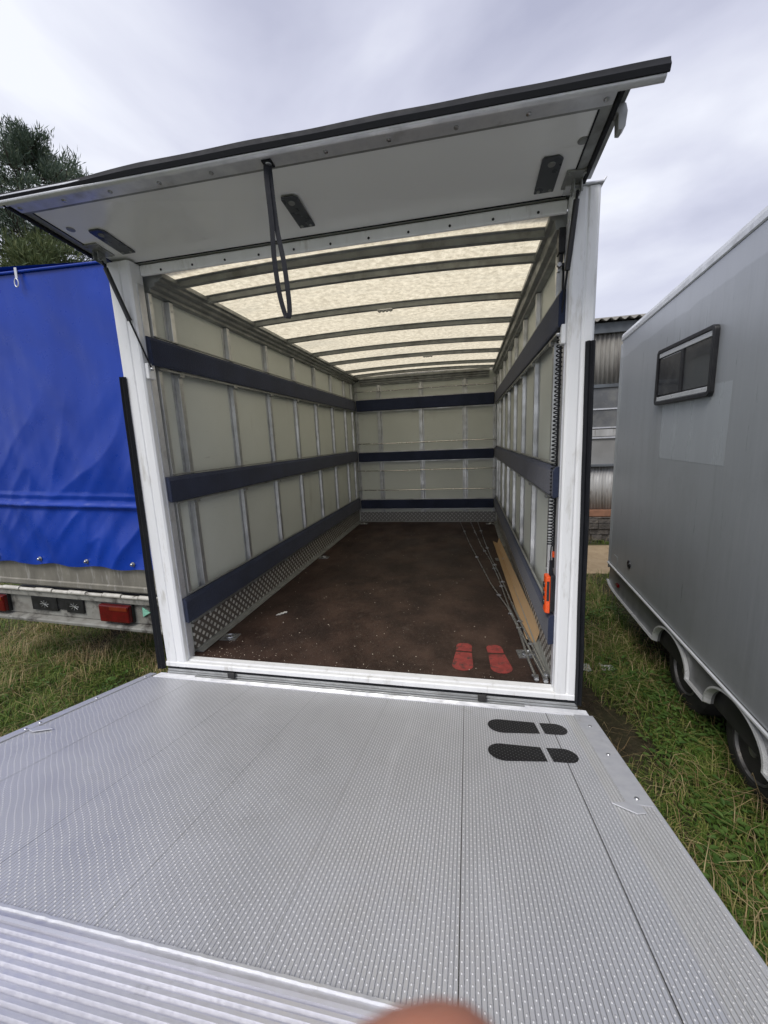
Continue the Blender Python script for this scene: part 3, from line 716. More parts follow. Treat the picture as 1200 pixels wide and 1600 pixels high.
# ---- tail lift platform, in its own tilted frame: x across, -y outwards, z up
PT = rad(14.0)
PX0, PX1 = -1.283, 1.209
deck = MB().box(PX0+.002, PX1-.002, -1.432, -.072, -.034, 0)
deck = deck.build('lift_platform', M['platform'], T, 0)
deck.location = Vector((0, -.02, -.087))-Vector(T.location); deck.rotation_euler = (-PT, 0, 0)
def dk(m, name, mat, bevel=0, smooth=False):
    o = m.build(name, mat, deck, bevel, smooth); return o
# hinge profile: light grooved strip
prf = [(-.071, -.034), (-.0715, .001)]
yy = -.0715
for i in range(9):
    prf += [(yy+.001, .0035), (yy+.0045, .0035), (yy+.0055, .0015), (yy+.0075, .0015)]; yy += .0078
prf += [(.0, .002), (.002, -.034)]
dk(MB().prism(prf, 'x', PX0+.045, PX1-.01), 'hinge_profile', M['alu_bright'])
dk(MB().box(PX0+.30, PX1-.30, -.030, -.020, .0036, .0075), 'hinge_rod', M['alu_dull'], .001)
# plank seams (dark joint lines) set in the deck
m = MB()
for x, h_ in ((-.96, .0002), (-.568, .0002), (-.176, .0002), (.216, .0002), (.608, .0010), (1.0, .0013)): m.box(x-h_, x+h_, -1.431, -.073, .0002, .0007)
for o_, (x, h_) in zip(m.each('plank_joint', M['dark_steel'], deck), ((-.96, 0), (-.568, 0), (-.176, 0), (.216, 0), (.608, 1), (1.0, 1))):
    if not h_: o_.data.materials[0] = M['alu_dull']
# side edges
m = MB(); m.box(1.128, 1.207, -.722, -.066, .0008, .0045); m.box(1.2065, 1.214, -1.75, -.066, -.03, .0045)
dk(m, 'side_edge', M['alu_bright'], .001)
m = MB(); m.box(1.128, 1.207, -1.431, -.7235, .0008, .0030); dk(m, 'ribbed_edge', M['platform_edge'], .0008)
m = MB(); m.box(1.085, 1.1265, -1.431, -.074, .0008, .0022); dk(m, 'ribbed_border', M['platform_edge'])
m = MB(); m.box(PX0-.004, PX0+.034, -1.75, -.03, .0008, .0055); m.box(PX0-.010, PX0-.0035, -1.75, -.03, -.03, .0050); dk(m, 'side_edge', M['alu_bright'], .001)
m = MB()
for y in (-.18, -.42, -.69): m.disc_stack((1.170, y, .0046), (0, 0, 1), [(.008, 0), (.006, .003), (.002, .003)], 12)
for y in (-.10, -.42, -.70, -.76, -1.0): m.disc_stack((PX0+.018, y, .0056), (0, 0, 1), [(.007, 0), (.005, .003), (.002, .003)], 12)
m.each('edge_rivet', M['steel'], deck, 0, True)
for sx, xx in ((1, 1.13), (-1, -1.20)):
    P = [(xx-sx*.05, -.735), (xx-sx*.01, -.722), (xx+sx*.035, -.730), (xx+sx*.040, -.765), (xx+sx*.01, -.775)]
    if sx < 0: P = P[::-1]
    dk(MB().prism(P, 'z', .0048, .0085), 'latch_tab', M['alu_bright'], .001)
# footprints
for cx, cy, ang in ((.888, -.248, rad(5)), (.878, -.472, rad(6))):
    m = MB()
    for pl in sole(None, cx, cy, .345, .128, ang, 0, .022): m.prism(pl, 'z', .0009, .0016)
    dk(m, 'footprint_marking', M['foot_black'])
# grooved lip
prf = []; yy = -1.4325; z_ = .004; k = 0
prf = [(yy, -.034), (yy, .004), (yy-.012, .006), (yy-.019, .005)]
yy -= .019
for i in range(17):
    d = -.0008*i
    prf += [(yy-.0015, -.001+d), (yy-.0055, -.001+d), (yy-.0075, .0055+d), (yy-.0145, .0055+d)]; yy -= .0168
prf += [(yy-.01, -.022), (yy-.012, -.030)]
dk(MB().prism(prf, 'x', PX0+.036, 1.2065), 'ramp_lip', M['ramp'])
m = MB(); pth = [(PX0+.036+(1.09-PX0)*i/260, -1.4255+.0015*noise.noise(Vector((i*.4, 0, 0))), .0022) for i in range(261)]
m.tube(pth, .006, 6, rs=[.0062+.0016*noise.noise(Vector((i*.9, 3, 0))) for i in range(261)]); dk(m, 'weld_bead', M['alu_bright'], 0, True)
# arms under the platform
m = MB()
for x in (-.6, .6): m.box(x-.04, x+.04, -1.0, -.02, -.10, -.035)
dk(m, 'lift_arm', M['dark_steel'], .004)

# ------------------------------------------------------------------ hand control with coiled cable
HC = thing('hand_control', 'orange and black tail lift hand control hanging on its coiled black cable', 'remote control', (1.03, .04, .40))
MB().prism([(1.0235, .012), (1.0465, .016), (1.0465, .062), (1.0235, .066)], 'z', .412, .598).build('rear_shell', M['plastic_black'], HC, .005)
m = MB().prism([(1.000, .022), (1.004, .012), (1.0230, .010), (1.0230, .068), (1.004, .066), (1.000, .058)], 'z', .405, .594).build('front_shell', M['orange'], HC, .004)
for z in (.455, .50, .545):
    MB().disc_stack((.9995, .040, z), (-1, 0, 0), [(.015, 0), (.014, .004), (.009, .005)], 16).build('button', M['plastic_black'], m, smooth=True)
MB().prism([(1.0060, .0118), (1.0180, .0106), (1.0180, .0090), (1.0060, .0100)], 'z', .47, .57).build('arrow_mark', M['plastic_black'], m)
MB().tube([(1.030, .040, .595), (1.028, .040, .62), (1.026, .040, .668)], .008, 10, rs=[.011, .009, .006]).build('strain_relief', M['rubber'], HC, smooth=True)
P = [(1.026, .040, .668), (1.024, .040, .70), (1.026, .040, .735)]
Z0, Z1, turns = .745, 1.84, 62
cx0 = lambda z: 1.022+.016*max(0, (z-.745)/1.1)
for i in range(turns*14+1):
    t = i/(turns*14); a = 2*math.pi*turns*t
    # the coil hangs tighter in its lower half
    z = Z0+(Z1-Z0)*(t**1.12)
    P.append((cx0(z)-.002+.0115*math.cos(a), .042+.0115*math.sin(a), z))
P += [(1.04, .055, 1.88), (1.042, .065, 1.95), (1.038, .075, 2.0)]
MB().tube(P, .0030, 6).build('coiled_cable', M['rubber'], HC, smooth=True)

# ------------------------------------------------------------------ loose things on the load floor
rods = [([(0.523,4.06),(0.657,2.771),(0.831,1.425),(0.92,0.969),(0.958,0.599),(0.968,0.22),(0.98,0.075)], 'steel rod leftmost at the far end, lying apart from the other two', .012),
        ([(0.676,4.06),(0.789,2.69),(0.86,2.145),(0.902,1.591),(0.932,0.948),(0.970,0.565),(1.001,0.263),(1.024,0.065)], 'middle steel rod of the three, reaching nearest the door post corner', .012),
        ([(0.78,4.05),(0.836,2.779),(0.868,2.212),(0.915,1.659),(0.955,1.018),(0.985,0.636),(1.010,0.37),(1.035,0.105)], 'steel rod closest to the cardboard angle on the brown floor', .026)]
for k, (pts_, lab, zz) in enumerate(rods):
    t = thing('steel_rod', lab, 'rod', (pts_[3][0], pts_[3][1], 0), group='thin steel rods lying along the load floor')
    n = len(pts_)
    P = [(x, y, zz if k < 2 else .012+(.014 if 0 < i < n-1 else .006)) for i, (x, y) in enumerate(pts_)]
    cut = 4
    MB().tube(P[:cut+1], .0055, 8).build('inner_bar', M['steel'], t, smooth=True)
    MB().tube(P[cut:], .0085, 10).build('outer_tube', M['steel'], t, smooth=True)
    for i, f in ((0, .5), (1, .4), (2, .5), (3, .3), (4, .8), (5, .85)):
        if i >= n-1: continue
        a, b = Vector(P[i]), Vector(P[i+1]); c = a+(b-a)*f
        MB().box(c.x-.017, c.x+.017, c.y-.005, c.y+.005, c.z-.006, c.z+.006).box(c.x-.005, c.x+.005, c.y-.014, c.y+.014, c.z-.0075, c.z+.009).build('clip', M['steel'], t, .002)
    c = Vector(P[-1]); MB().box(c.x-.012, c.x+.012, c.y-.010, c.y+.014, c.z-.009, c.z+.010).disc_stack((c.x, c.y-.014, c.z), (0, -1, 0), [(.010, 0), (.012, .006), (.004, .008)], 10).build('end_fitting', M['steel'], t, .001)
# cardboard angle: V section, one leg on the floor, one leaning to the wall
m = MB()
A0, A1 = Vector((.935, 2.86)), Vector((.990, .475))
def sec(t):
    c = A0+(A1-A0)*t; wl_ = .035+.012*(1-t)*0
    L = (c.x-.006, c.y, .004+.020); Cc = (c.x+.046, c.y-.02, .002); Rr = (c.x+.070+.010*t, c.y+.01, .062+.022*t)
    return [L, (L[0]+.001, L[1], L[2]+.004), (Cc[0], Cc[1], Cc[2]+.005), (Rr[0]-.004, Rr[1], Rr[2]+.001), Rr, Cc]
n = 20
for i in range(n+1): m.v += sec(i/n)
for i in range(n):
    for j in range(6): m.f.append((i*6+j, i*6+(j+1) % 6, (i+1)*6+(j+1) % 6, (i+1)*6+j))
m.f.append(tuple(range(6))); m.f.append(tuple(n*6+j for j in range(6)))
tag(m.build('cardboard_edge_protector', M['cardboard']), 'long brown cardboard angle strip lying by the right wall of the load floor', 'cardboard')
# chips and crumbs
m = MB()
def chip(x, y, s, z):
    a = random.random()*6.28; l, w_ = s, s*random.uniform(.3, .9)
    P = [(x+math.cos(a+t)*(l if i % 2 == 0 else w_)*random.uniform(.6, 1), y+math.sin(a+t)*(l if i % 2 == 0 else w_)*random.uniform(.6, 1)) for i, t in enumerate((0, 1.3, 2.9, 4.4))]
    m.prism(P, 'z', z+.0005, z+.0005+s*.5)
for i in range(420):
    x = random.uniform(-1, .95); y = .06+3.4*random.random()**1.7; chip(x, y, random.choice((.0015, .002, .003, .005)), 0)
for i in range(40):
    chip(random.gauss(-.85, .12) if i < 45 else random.gauss(.93, .05), .06+abs(random.gauss(0, .12)), random.uniform(.002, .005), 0)
tag(m.build('floor_crumbs', M['chip']), 'pale crumbs and chips scattered over the brown load floor', 'crumbs', kind='stuff')
m = MB()
for k in range(3):
    x, y = -.80+.02*k, .66+.012*k
    m.prism([(x, y), (x+.035, y+.01), (x+.03, y+.03), (x+.006, y+.028)], 'z', .001+.004*k, .0035+.004*k)
tag(m.build('crumpled_film', M['paper']), 'small crumpled clear scrap on the floor near the left kick plate', 'scrap')

# ------------------------------------------------------------------ blue tarpaulin trailer at the left
B = thing('tarpaulin_trailer', 'trailer under a blue tarpaulin cover with red tail lamps, parked left of the truck', 'trailer', (-2.0, .8, 0), (0, rad(1.9), 0), local=True)
# local frame: x from -2.2 (left) to +.12, y = 0 is the rear face
XL, XR, ZB, ZT = -2.2, .12, .275, 2.655
def wrinkle(x, z):
    v = Vector((x*1.1+z*.55, z*1.4-x*.4, 0))
    f = .020*noise.noise(v*1.2)+.010*noise.noise(Vector((x*5+z*3, z*1.4, 2)))
    low = max(0, min(1, (1.9-z)/1.2)); rgt = max(0, min(1, (x+1.6)/1.4))
    # diagonal tension folds toward the lower right corner
    d = (x-.1)*.72-(z-.9)*.55
    f += low*(.35+.65*rgt)*.050*(abs(noise.noise(Vector((d*4.2, (x+z)*.8, 7))))**.8-.25)
    f += low*.0035*noise.noise(Vector((d*15+3, (x+z)*1.3, 9)))
    f += .004*noise.noise(Vector((x*14, z*1.2, 4)))*(1 if z < .85 else .4)+.005*noise.noise(Vector((x*6, z*.6, 14)))
    return f
m = MB(); nx, nz_ = 150, 150
def tz(j): return ZB+(ZT-ZB)*j/nz_
for j in range(nz_+1):
    z = tz(j)
    for i in range(nx+1):
        x = XL+(XR-XL)*i/nx
        y = wrinkle(x, z)*min(1, (ZT-z)/.25+.15)
        # cord seam ridge
        y -= .030*math.exp(-((z-.815)/.018)**2)+.012*math.exp(-((z-.90)/.01)**2)
        zz = z
        if j == 0: zz = z+.012*math.sin((x+.15)*2*math.pi/.49)+.004*noise.noise(Vector((x*9, 0, 0))); 
        m.v.append((x, y, zz))
for j in range(nz_):
    for i in range(nx): a = j*(nx+1)+i; m.f.append((a, a+1, a+nx+2, a+nx+1))
# sides and roof
base = len(m.v)
for X in (XL, XR):
    o0 = len(m.v)
    for j in range(13):
        for i in range(11):
            z = ZB+(ZT-ZB)*j/12; yv = 4.6*i/10
            m.v.append((X+(.02*noise.noise(Vector((yv*2, z*2, X))) if i else 0), yv, z))
    for j in range(12):
        for i in range(10): a = o0+j*11+i; m.f.append((a, a+1, a+12, a+11))
o0 = len(m.v)
for i in range(11):
    yv = 4.6*i/10
    m.v += [(XL, yv, ZT), ((XL+XR)/2, yv, ZT+.05), (XR, yv, ZT)]
for i in range(10):
    for k in range(2): a = o0+i*3+k; m.f.append((a, a+1, a+4, a+3))
m.f += [(o0, o0+1, o0+2)]
tp = m.build('tarpaulin_cover', M['tarp'], B, 0, 'all', fix=False)
MB().tube([(XL, -.010, ZT-.002), (XR, -.010, ZT-.002)], .010, 8).build('top_hem', M['tarp'], tp, smooth=True)
for x in (-2.08, -1.62, -1.14, -.645, -.165):
    z = ZB+.048
    MB().disc_stack((x, wrinkle(x, z)-.004, z), (0, -1, 0), [(.021, 0), (.019, .005), (.012, .006), (.009, .002)], 20).disc_stack((x, wrinkle(x, z)-.004, z), (0, -1, 0), [(.012, .0), (.012, .02), (.008, .024)], 12).build('grommet', M['steel'], tp, smooth=True)
m = MB()
for k in range(17):
    z = 2.47-k*.062; m.box(.055, .063, wrinkle(.06, z)-.016, wrinkle(.06, z)-.012, z-.012 if k % 3 else z-.02, z+.006)
m.each('lacing_stitch', M['paper'], tp)
m = MB().box(-.865, -.842, -.030, -.024, 2.60, 2.675)
m.tube([(-.853+.018*math.sin(2*math.pi*i/16), -.034, 2.565+.030*math.cos(2*math.pi*i/16)) for i in range(17)], .005, 6, cap=False)
m.build('hook_ring', M['alu_bright'], tp, .001)
m = MB().box(.028, .045, -.030, -.024, 2.585, 2.65); m.tube([(.036+.014*math.sin(2*math.pi*i/12), -.034, 2.57+.022*math.cos(2*math.pi*i/12)) for i in range(13)], .004, 6, cap=False)
m.build('hook_ring', M['alu_bright'], tp, .001)
MB().box(XL+.02, XR-.02, .035, .06, .045, .55).prism([(.034, .11), (.022, .10), (.022, .06), (.034, .05)], 'x', XL+.02, XR-.02).build('drop_side', M['board'], B, .003)
hb = MB().box(XL+.02, XR-.02, .0, .055, -.045, .006).build('hinge_beam', M['beam'], B, .003)
m = MB(); x = XL+.03; k = 0
while x < XR-.05:
    w_ = .195 if k % 2 else .175
    m.tube([(x+.004, -.002, .020+(.004 if k % 2 else 0)), (x+w_-.006, -.002, .020+(.004 if k % 2 else 0))], .019 if k % 2 else .016, 10); x += w_; k += 1
m.build('hinge_knuckle', M['hinge_pale'], B, smooth=True)
MB().box(XL+.03, XR-.03, .03, .07, -.235, -.046).build('rear_beam', M['beam'], B, .003)
MB().prism([(.07, -.236), (-.03, -.250), (-.034, -.262), (-.03, -.284), (-.024, -.284), (-.026, -.262), (.07, -.246)], 'x', XL+.03, XR-.03).build('lower_flange', M['beam'], B, .002)
for x0_ in (-.555, -1.93):
    l = MB().box(x0_, x0_+.31, -.035, .0295, -.215, -.055).build('tail_lamp', M['lens_red'], B, .012)
    MB().box(x0_+.12, x0_+.30, -.041, -.0355, -.10, -.062).build('amber_segment', M['lens_amber'], l, .004)
    MB().box(x0_-.008, x0_+.318, .001, .0292, -.222, -.048).build('lamp_base', M['plastic_black'], l, .004)
m = MB().box(-1.35, -1.06, .012, .0295, -.185, -.055)
m.box(-.96, -.77, .012, .0295, -.185, -.055); m.box(-1.06, -.96, .018, .0295, -.165, -.06)
pb = m.build('number_plate_holder', M['plastic_black'], B, .003)
m = MB()
for cx_ in (-1.2, -.865):
    for a in range(8):
        an = a*math.pi/4; m.tube([(cx_, .008, -.12), (cx_+.05*math.cos(an), .008, -.12+.035*math.sin(an))], .003, 5)
m.build('holder_rib', M['alu_dull'], pb)
MB().prism([(-.15, -.165), (-.15, -.075), (-.075, -.12)], 'y', .016, .0295).build('triangle_reflector', M['reflector'], B, .003)
MB().box(XL+.3, XR-.3, .3, 4.5, -.2, -.1).build('chassis_frame', M['dark_steel'], B)
for yw in (2.9, 3.7):
    for xw in (XL+.12, XR-.12):
        wh = MB().disc_stack((xw, yw, G+.30), (1, 0, 0), [(.16, -.09), (.28, -.09), (.30, -.07), (.30, .07), (.28, .09), (.16, .09)], 28).build('wheel', M['tyre'], B, smooth=True)
        MB().disc_stack((xw, yw, G+.30), (1, 0, 0), [(.17, -.06), (.17, .06), (.05, .02), (.01, .03)], 20).build('rim', M['rim'], wh, smooth=True)

# ------------------------------------------------------------------ grey caravan body at the right
a_ = math.atan(.04)
V = thing('caravan_trailer', 'grey twin axle caravan trailer with a dark sliding window, parked right of the truck', 'trailer', (2.2, 2.8, G), (0, 0, -a_), local=True)
# local: x = 0 is the near side wall, +x away, y = 0 the far end, -y toward the viewer, z = 0 the ground
LEN = -5.2
def ztop(y): return 3.075-.055*y*(1 if y > -2.6 else 2.6/(-y))
def ztrim(y): return .655+.022*y
ny = 52
Wb = 2.1
prof_n = 0
m = MB(); rows = []
for i in range(ny+1):
    y = LEN*i/ny
    zt = ztop(y)
    P = [(.0, ztrim(y)), (.0, zt-.065), (.006, zt-.03), (.03, zt-.004), (.09, zt+.03), (Wb/2, zt+.10), (Wb-.09, zt+.03), (Wb-.03, zt-.004), (Wb, zt-.065), (Wb, ztrim(y))]
    prof_n = len(P)
    for k, (x_, z_) in enumerate(P): m.v.append((x_, y, z_))
for i in range(ny):
    for j in range(prof_n): m.f.append((i*prof_n+j, i*prof_n+(j+1) % prof_n, (i+1)*prof_n+(j+1) % prof_n, (i+1)*prof_n+j))
m.f.append(tuple(range(prof_n))); m.f.append(tuple(ny*prof_n+j for j in range(prof_n)))
body = m.build('body', M['grey_body'], V, .02, True)
# corner trims and roof edge
m = MB()
for i in range(ny): pass
q = []
m = MB(); pr = [(-.003, -.058), (-.009, -.050), (-.009, -.018), (-.002, .010), (.035, .030), (.085, .036), (.085, .031), (.03, .010), (.006, -.02), (.0005, -.058)]
for i in range(ny+1):
    y = LEN*i/ny+.001*0
    for (x_, z_) in pr: m.v.append((x_, y, ztop(y)+z_))
q = len(pr)
for i in range(ny):
    for j in range(q): m.f.append((i*q+j, i*q+(j+1) % q, (i+1)*q+(j+1) % q, (i+1)*q+j))
m.f.append(tuple(range(q))); m.f.append(tuple(ny*q+j for j in range(q)))
m.build('roof_edge_trim', M['trim_light'], body, .001)
MB().box(-.005, -.0008, -.045, -.020, .70, 2.98).tube([(.012, .012, .60), (.010, .014, 1.8), (.012, .010, 2.99)], .018, 10).build('corner_trim', M['grey_body'], body, .001, True)
MB().tube([(-.010, LEN*i/20, ztrim(LEN*i/20)+.006) for i in range(21)], .011, 8).build('rubbing_strip', M['trim_light'], body, smooth=True)
# window
def qd(y0_, y1_, z0a, z1a, x0_, x1_, z0b=None, z1b=None):
    return MB().box(x0_, x1_, y0_, y1_, z0a, z1a)
wy0, wy1, wz0, wz1 = -.995, -1.835, 2.31, 2.735
def rrect(y0_, y1_, z0_, z1_, r, n=6):
    P = []
    for cy_, cz_, a0 in ((y1_+r, z1_-r, 90), (y1_+r, z0_+r, 180), (y0_-r, z0_+r, 270), (y0_-r, z1_-r, 0)):
        for k in range(n+1):
            t = rad(a0+90*k/n); P.append((cy_+r*math.cos(t), cz_+r*math.sin(t)))
    return P
def ring(outer, inner, xa, xb):
    m = MB(); n = len(outer)
    for x_ in (xa, xb):
        m.v += [(x_, *p) for p in outer]; m.v += [(x_, *p) for p in inner]
    for i in range(n):
        j = (i+1) % n
        m.f += [(i, j, n+j, n+i), (2*n+i, 3*n+i, 3*n+j, 2*n+j), (i, 2*n+i, 2*n+j, j), (n+i, n+j, 3*n+j, 3*n+i)]
    return m
wf = ring(rrect(wy0, wy1, wz0, wz1, .035), rrect(wy0-.028, wy1+.028, wz0+.028, wz1-.028, .02), -.030, -.0006).build('window', M['plastic_black'], body, .004, True)
MB().box(-.010, -.001, wy1+.024, wy0-.024, wz0+.024, wz1-.024).build('window_backing', M['plastic_black'], wf)
mid_ = (wy0+wy1)/2-.005
MB().box(-.020, -.0105, mid_+.018, wy0-.040, wz0+.075, wz1-.070).build('pane', M['glass'], wf, .006)
MB().box(-.017, -.0105, wy1+.040, mid_-.018, wz0+.070, wz1-.065).build('pane', M['glass'], wf, .006)
MB().box(-.024, -.0105, wy1+.045, wy0-.035, wz1-.064, wz1-.030).box(-.024, -.0105, wy1+.045, wy0-.035, wz0+.030, wz0+.062).build('window_rail', M['trim_light'], wf, .003)
MB().prism([(mid_+.0178, wz0+.065), (mid_-.0178, wz0+.065), (mid_-.0178, wz1-.063), (mid_+.0178, wz1-.063)], 'x', -.026, -.0105).build('centre_bar', M['plastic_black'], wf, .003)
MB().box(-.0012, -.0006, -2.02, -1.105, 1.89, 2.305).box(-.0012, -.0006, -2.02, -1.842, 2.3052, 2.38).build('film_patch', M['grey_patch'], body)
m = MB().disc_stack((-.0006, -.62, .83), (-1, 0, 0), [(.042, 0), (.040, .008), (.028, .010), (.024, .004), (.012, .006), (.011, .014)], 24).build('vent_cap', M['plastic_black'], body, smooth=True)
MB().box(-.004, -.0006, -.28, -.16, .68, .80).build('service_hatch', M['grey_body'], body, .002)
# skirt with two arches
A1c, A2c, AR = -1.575, -2.385, .285
def skirt_low(y):
    z = .385+.0*y
    for c in (A1c, A2c):
        d = abs(y-c)
        if d < AR: z = max(z, .385+.205*math.sqrt(max(0, 1-(d/AR)**2))**.9)
    return z
ys = [0-.002]
ys = sorted(set([-.0-i*.06 for i in range(int(-LEN/.06)+1)]+[c+AR*math.cos(math.pi*k/24) for c in (A1c, A2c) for k in range(25)]), reverse=True)
m = MB()
for y in ys:
    zl = skirt_low(y); zt = ztrim(y)-.004
    end = .06*math.exp(y/.10)
    m.v += [(.002, y, zt), (.018, y, zt-.02 if zt-.02 > zl else zl), (.012, y, zl+end), (.045, y, zl+end)]
for i in range(len(ys)-1):
    for j in range(3): m.f.append((i*4+j, i*4+j+1, (i+1)*4+j+1, (i+1)*4+j))
sk = m.build('skirt', M['skirt'], V, 0, False)
sk.modifiers.new('thick', 'SOLIDIFY').thickness = .004
P = [(.006-.0, y, skirt_low(y)+.06*math.exp(y/.10)+.006) for y in ys]
MB().ribbon(P, (1, 0, -.35), .044, .014).build('arch_flange', M['trim_light'], sk)
MB().box(-.012, .010, -.36, -.30, .49, .52).build('side_marker', M['lens_red'], sk, .003)
MB().box(.06, Wb-.02, LEN+.1, -.1, .36, .64).build('underfloor', M['dark_steel'], V)
for yc in (A1c, A2c):
    for xw, sg in ((.215, -1), (Wb-.215, 1)):
        wh = MB().disc_stack((xw, yc, .295), (sg, 0, 0), [(.17, -.10), (.26, -.10), (.292, -.075), (.297, -.03), (.297, .03), (.292, .075), (.262, .10), (.185, .105), (.172, .09)], 40).build('wheel', M['tyre'], V, smooth=True)
        r = MB().disc_stack((xw, yc, .295), (sg, 0, 0), [(.171, .02), (.174, .098), (.166, .106), (.160, .098), (.154, .055), (.13, .045), (.105, .075), (.060, .078), (.055, .060), (.035, .060), (.034, .105), (.012, .112)], 36).build('rim', M['rim'], wh, smooth=True)
        m = MB()
        for k in range(5):
            t = 2*math.pi*k/5; m.disc_stack((xw+sg*.070, yc+.082*math.cos(t), .295+.082*math.sin(t)), (sg, 0, 0), [(.010, 0), (.010, .012), (.006, .016)], 8)
        m.each('wheel_bolt', M['steel'], wh)

# ------------------------------------------------------------------ old barn behind
K = thing('barn', 'old shed with corrugated cladding, dirty windows and a dark stone base behind the truck', 'barn', (3.0, 6.2, G))
def corr(x0_, x1_, y_, z0_, z1_, pitch, amp, th=.006):
    m = MB(); n = int((x1_-x0_)/pitch*8)
    for i in range(n+1):
        x = x0_+(x1_-x0_)*i/n; d = amp*math.cos(2*math.pi*(x-x0_)/pitch)
        m.v += [(x, y_+d, z0_), (x, y_+d, z1_), (x, y_+d+th, z1_), (x, y_+d+th, z0_)]
    for i in range(n):
        for j in range(4): m.f.append((i*4+j, i*4+(j+1) % 4, (i+1)*4+(j+1) % 4, (i+1)*4+j))
    return m
BX0, BX1 = -3.0, 10.0
corr(BX0, BX1, 6.2, 2.10, 2.99, .075, .012).build('upper_cladding', M['fibre_cement'], K, smooth='all')
MB().box(BX0, BX1, 6.12, 6.175, 2.96, 3.13).build('fascia', M['fascia'], K, .004)
m = MB(); n = int((BX1-BX0)/.146*10)
for i in range(n+1):
    x = BX0+(BX1-BX0)*i/n; d = .022*math.cos(2*math.pi*x/.146)
    m.v += [(x, 6.02, 3.155+d), (x, 9.5, 4.0+d), (x, 9.5, 4.008+d), (x, 6.02, 3.163+d)]
for i in range(n):
    for j in range(4): m.f.append((i*4+j, i*4+(j+1) % 4, (i+1)*4+(j+1) % 4, (i+1)*4+j))
m.build('corrugated_roof', M['fibre_cement'], K, smooth='all')
wband = MB().box(BX0, BX1, 6.22, 6.30, .66, 2.10).build('window_wall', M['barn_panel'], K)
MB().box(BX0, BX1, 6.17, 6.219, 2.04, 2.099).build('window_head', M['fascia'], wband, .003)
for k, (z0_, z1_) in enumerate(((1.665, 2.035), (1.33, 1.64))):
    for i in range(6):
        x0_ = BX0+.1+i*2.15
        f = MB().box(x0_, x0_+2.0, 6.200, 6.219, z0_+.01, z1_-.005).build('window', M['barn_pane'], K)
        MB().box(x0_-.04, x0_+2.04, 6.185, 6.199, z0_-.012, z0_+.012).build('glazing_bar', M['alu_bright'], f)
MB().box(BX0, BX1, 6.19, 6.219, 1.135, 1.165).build('panel_bar', M['alu_bright'], wband)
MB().box(BX0, BX1, 6.19, 6.219, 1.175, 1.30).build('panel_strip', M['corr_white'], wband)
MB().box(BX0, BX1, 6.10, 6.219, .62, .66).build('ledge', M['fascia'], K, .005)
corr(BX0, BX1, 6.19, -.19, .62, .052, .008).build('lower_cladding', M['corr_white'], K, smooth='all')
MB().box(BX0, BX1, 6.13, 6.21, -.33, -.20).build('brick_course', M['brick'], K, .01)
m = MB(); random.seed(3)
z = G-.05; row = 0
while z < -.345:
    h_ = random.uniform(.10, .16); h_ = min(h_, -.335-z)
    x = BX0+random.uniform(-.2, 0)
    while x < BX1:
        l_ = random.uniform(.18, .42); d = random.uniform(-.03, .03)
        m.box(x+.006, x+l_-.006, 6.08+d, 6.3, z+.006, z+h_-.004); x += l_
    z += h_; row += 1
m.build('stone_base', M['stone'], K, .012)
for X in (BX0, BX1): MB().box(X-.05, X+.05, 6.24, 9.45, G-.05, 3.1).build('gable_wall', M['barn_panel'], K)
MB().box(BX0, BX1, 9.4, 9.5, G-.05, 3.95).build('back_wall', M['barn_panel'], K)

# ------------------------------------------------------------------ pine trees beyond the blue trailer
def pine(name, label, x, y, h_, r0, mat, seed, tuft=.34, zlow=.25, nlimb=70, dens=1.0):
    rnd = random.Random(seed)
    t = thing(name, label, 'tree', (x, y, G), group='pine trees behind the blue trailer')
    tr = MB(); tr.tube([(x, y, G-.1), (x+.1, y, G+h_*.35), (x-.05, y+.1, G+h_*.7), (x, y, G+h_*.99)], .2, 10, rs=[.24, .18, .10, .02])
    fo = MB()
    def clump(c, d, s):
        n = int(26*dens)
        for k in range(n):
            dd = (d*rnd.uniform(.2, 1.1)+Vector((rnd.gauss(0, .5), rnd.gauss(0, .5), rnd.gauss(.15, .5)))).normalized()
            b = c+Vector((rnd.gauss(0, .28), rnd.gauss(0, .28), rnd.gauss(0, .2)))*s
            e_ = b+dd*s*rnd.uniform(.35, .75); sd_ = dd.cross(Vector((rnd.gauss(0, 1), rnd.gauss(0, 1), rnd.gauss(0, 1)))).normalized()*s*.035
            mdp = (b+e_)/2
            fo.add([b, mdp+sd_, e_, mdp-sd_], [(0, 1, 2, 3)])
    for i in range(nlimb):
        f = zlow+(1-zlow)*(i+.5)/nlimb; z = G+h_*f; an = rnd.uniform(0, 6.283)
        L = r0*(1-f)**.62*rnd.uniform(.65, 1.12)+.25
        up = rnd.uniform(.05, .45)
        P = [Vector((x, y, z))]
        for k in range(1, 6):
            s = k/5; P.append(Vector((x+math.cos(an)*L*s+rnd.gauss(0, .05), y+math.sin(an)*L*s+rnd.gauss(0, .05), z+L*up*s*s-.10*L*math.sin(s*3.1))))
        tr.tube(P, .03, 5, rs=[.05*(1-f)+.02, .035, .028, .02, .014, .008])
        for k in range(2, 6):
            for q_ in range(3):
                c = P[k]+Vector((rnd.gauss(0, .22), rnd.gauss(0, .22), rnd.gauss(.05, .14)))*(.5+.5*L)*.7
                if rnd.random() < .42: continue
                tr.tube([P[k-1], (P[k-1]+c)/2+Vector((0, 0, .03)), c], .008, 4, rs=[.012, .009, .004])
                dirv = (c-P[k-1]).normalized()
                for w__ in range(3): clump(c+dirv*rnd.uniform(-.1, .22), dirv+Vector((0, 0, .5)), tuft)
    tr.build('trunk', M['bark'], t, smooth=True)
    fo.build('crown', mat, t, fix=False)
    return t
pine('pine_tree', 'tall dark pine with bluish needles rising at the left edge', -13.4, 10.2, 12.0, 5.9, M['needle'], 8, .38, .28, 140, .75)
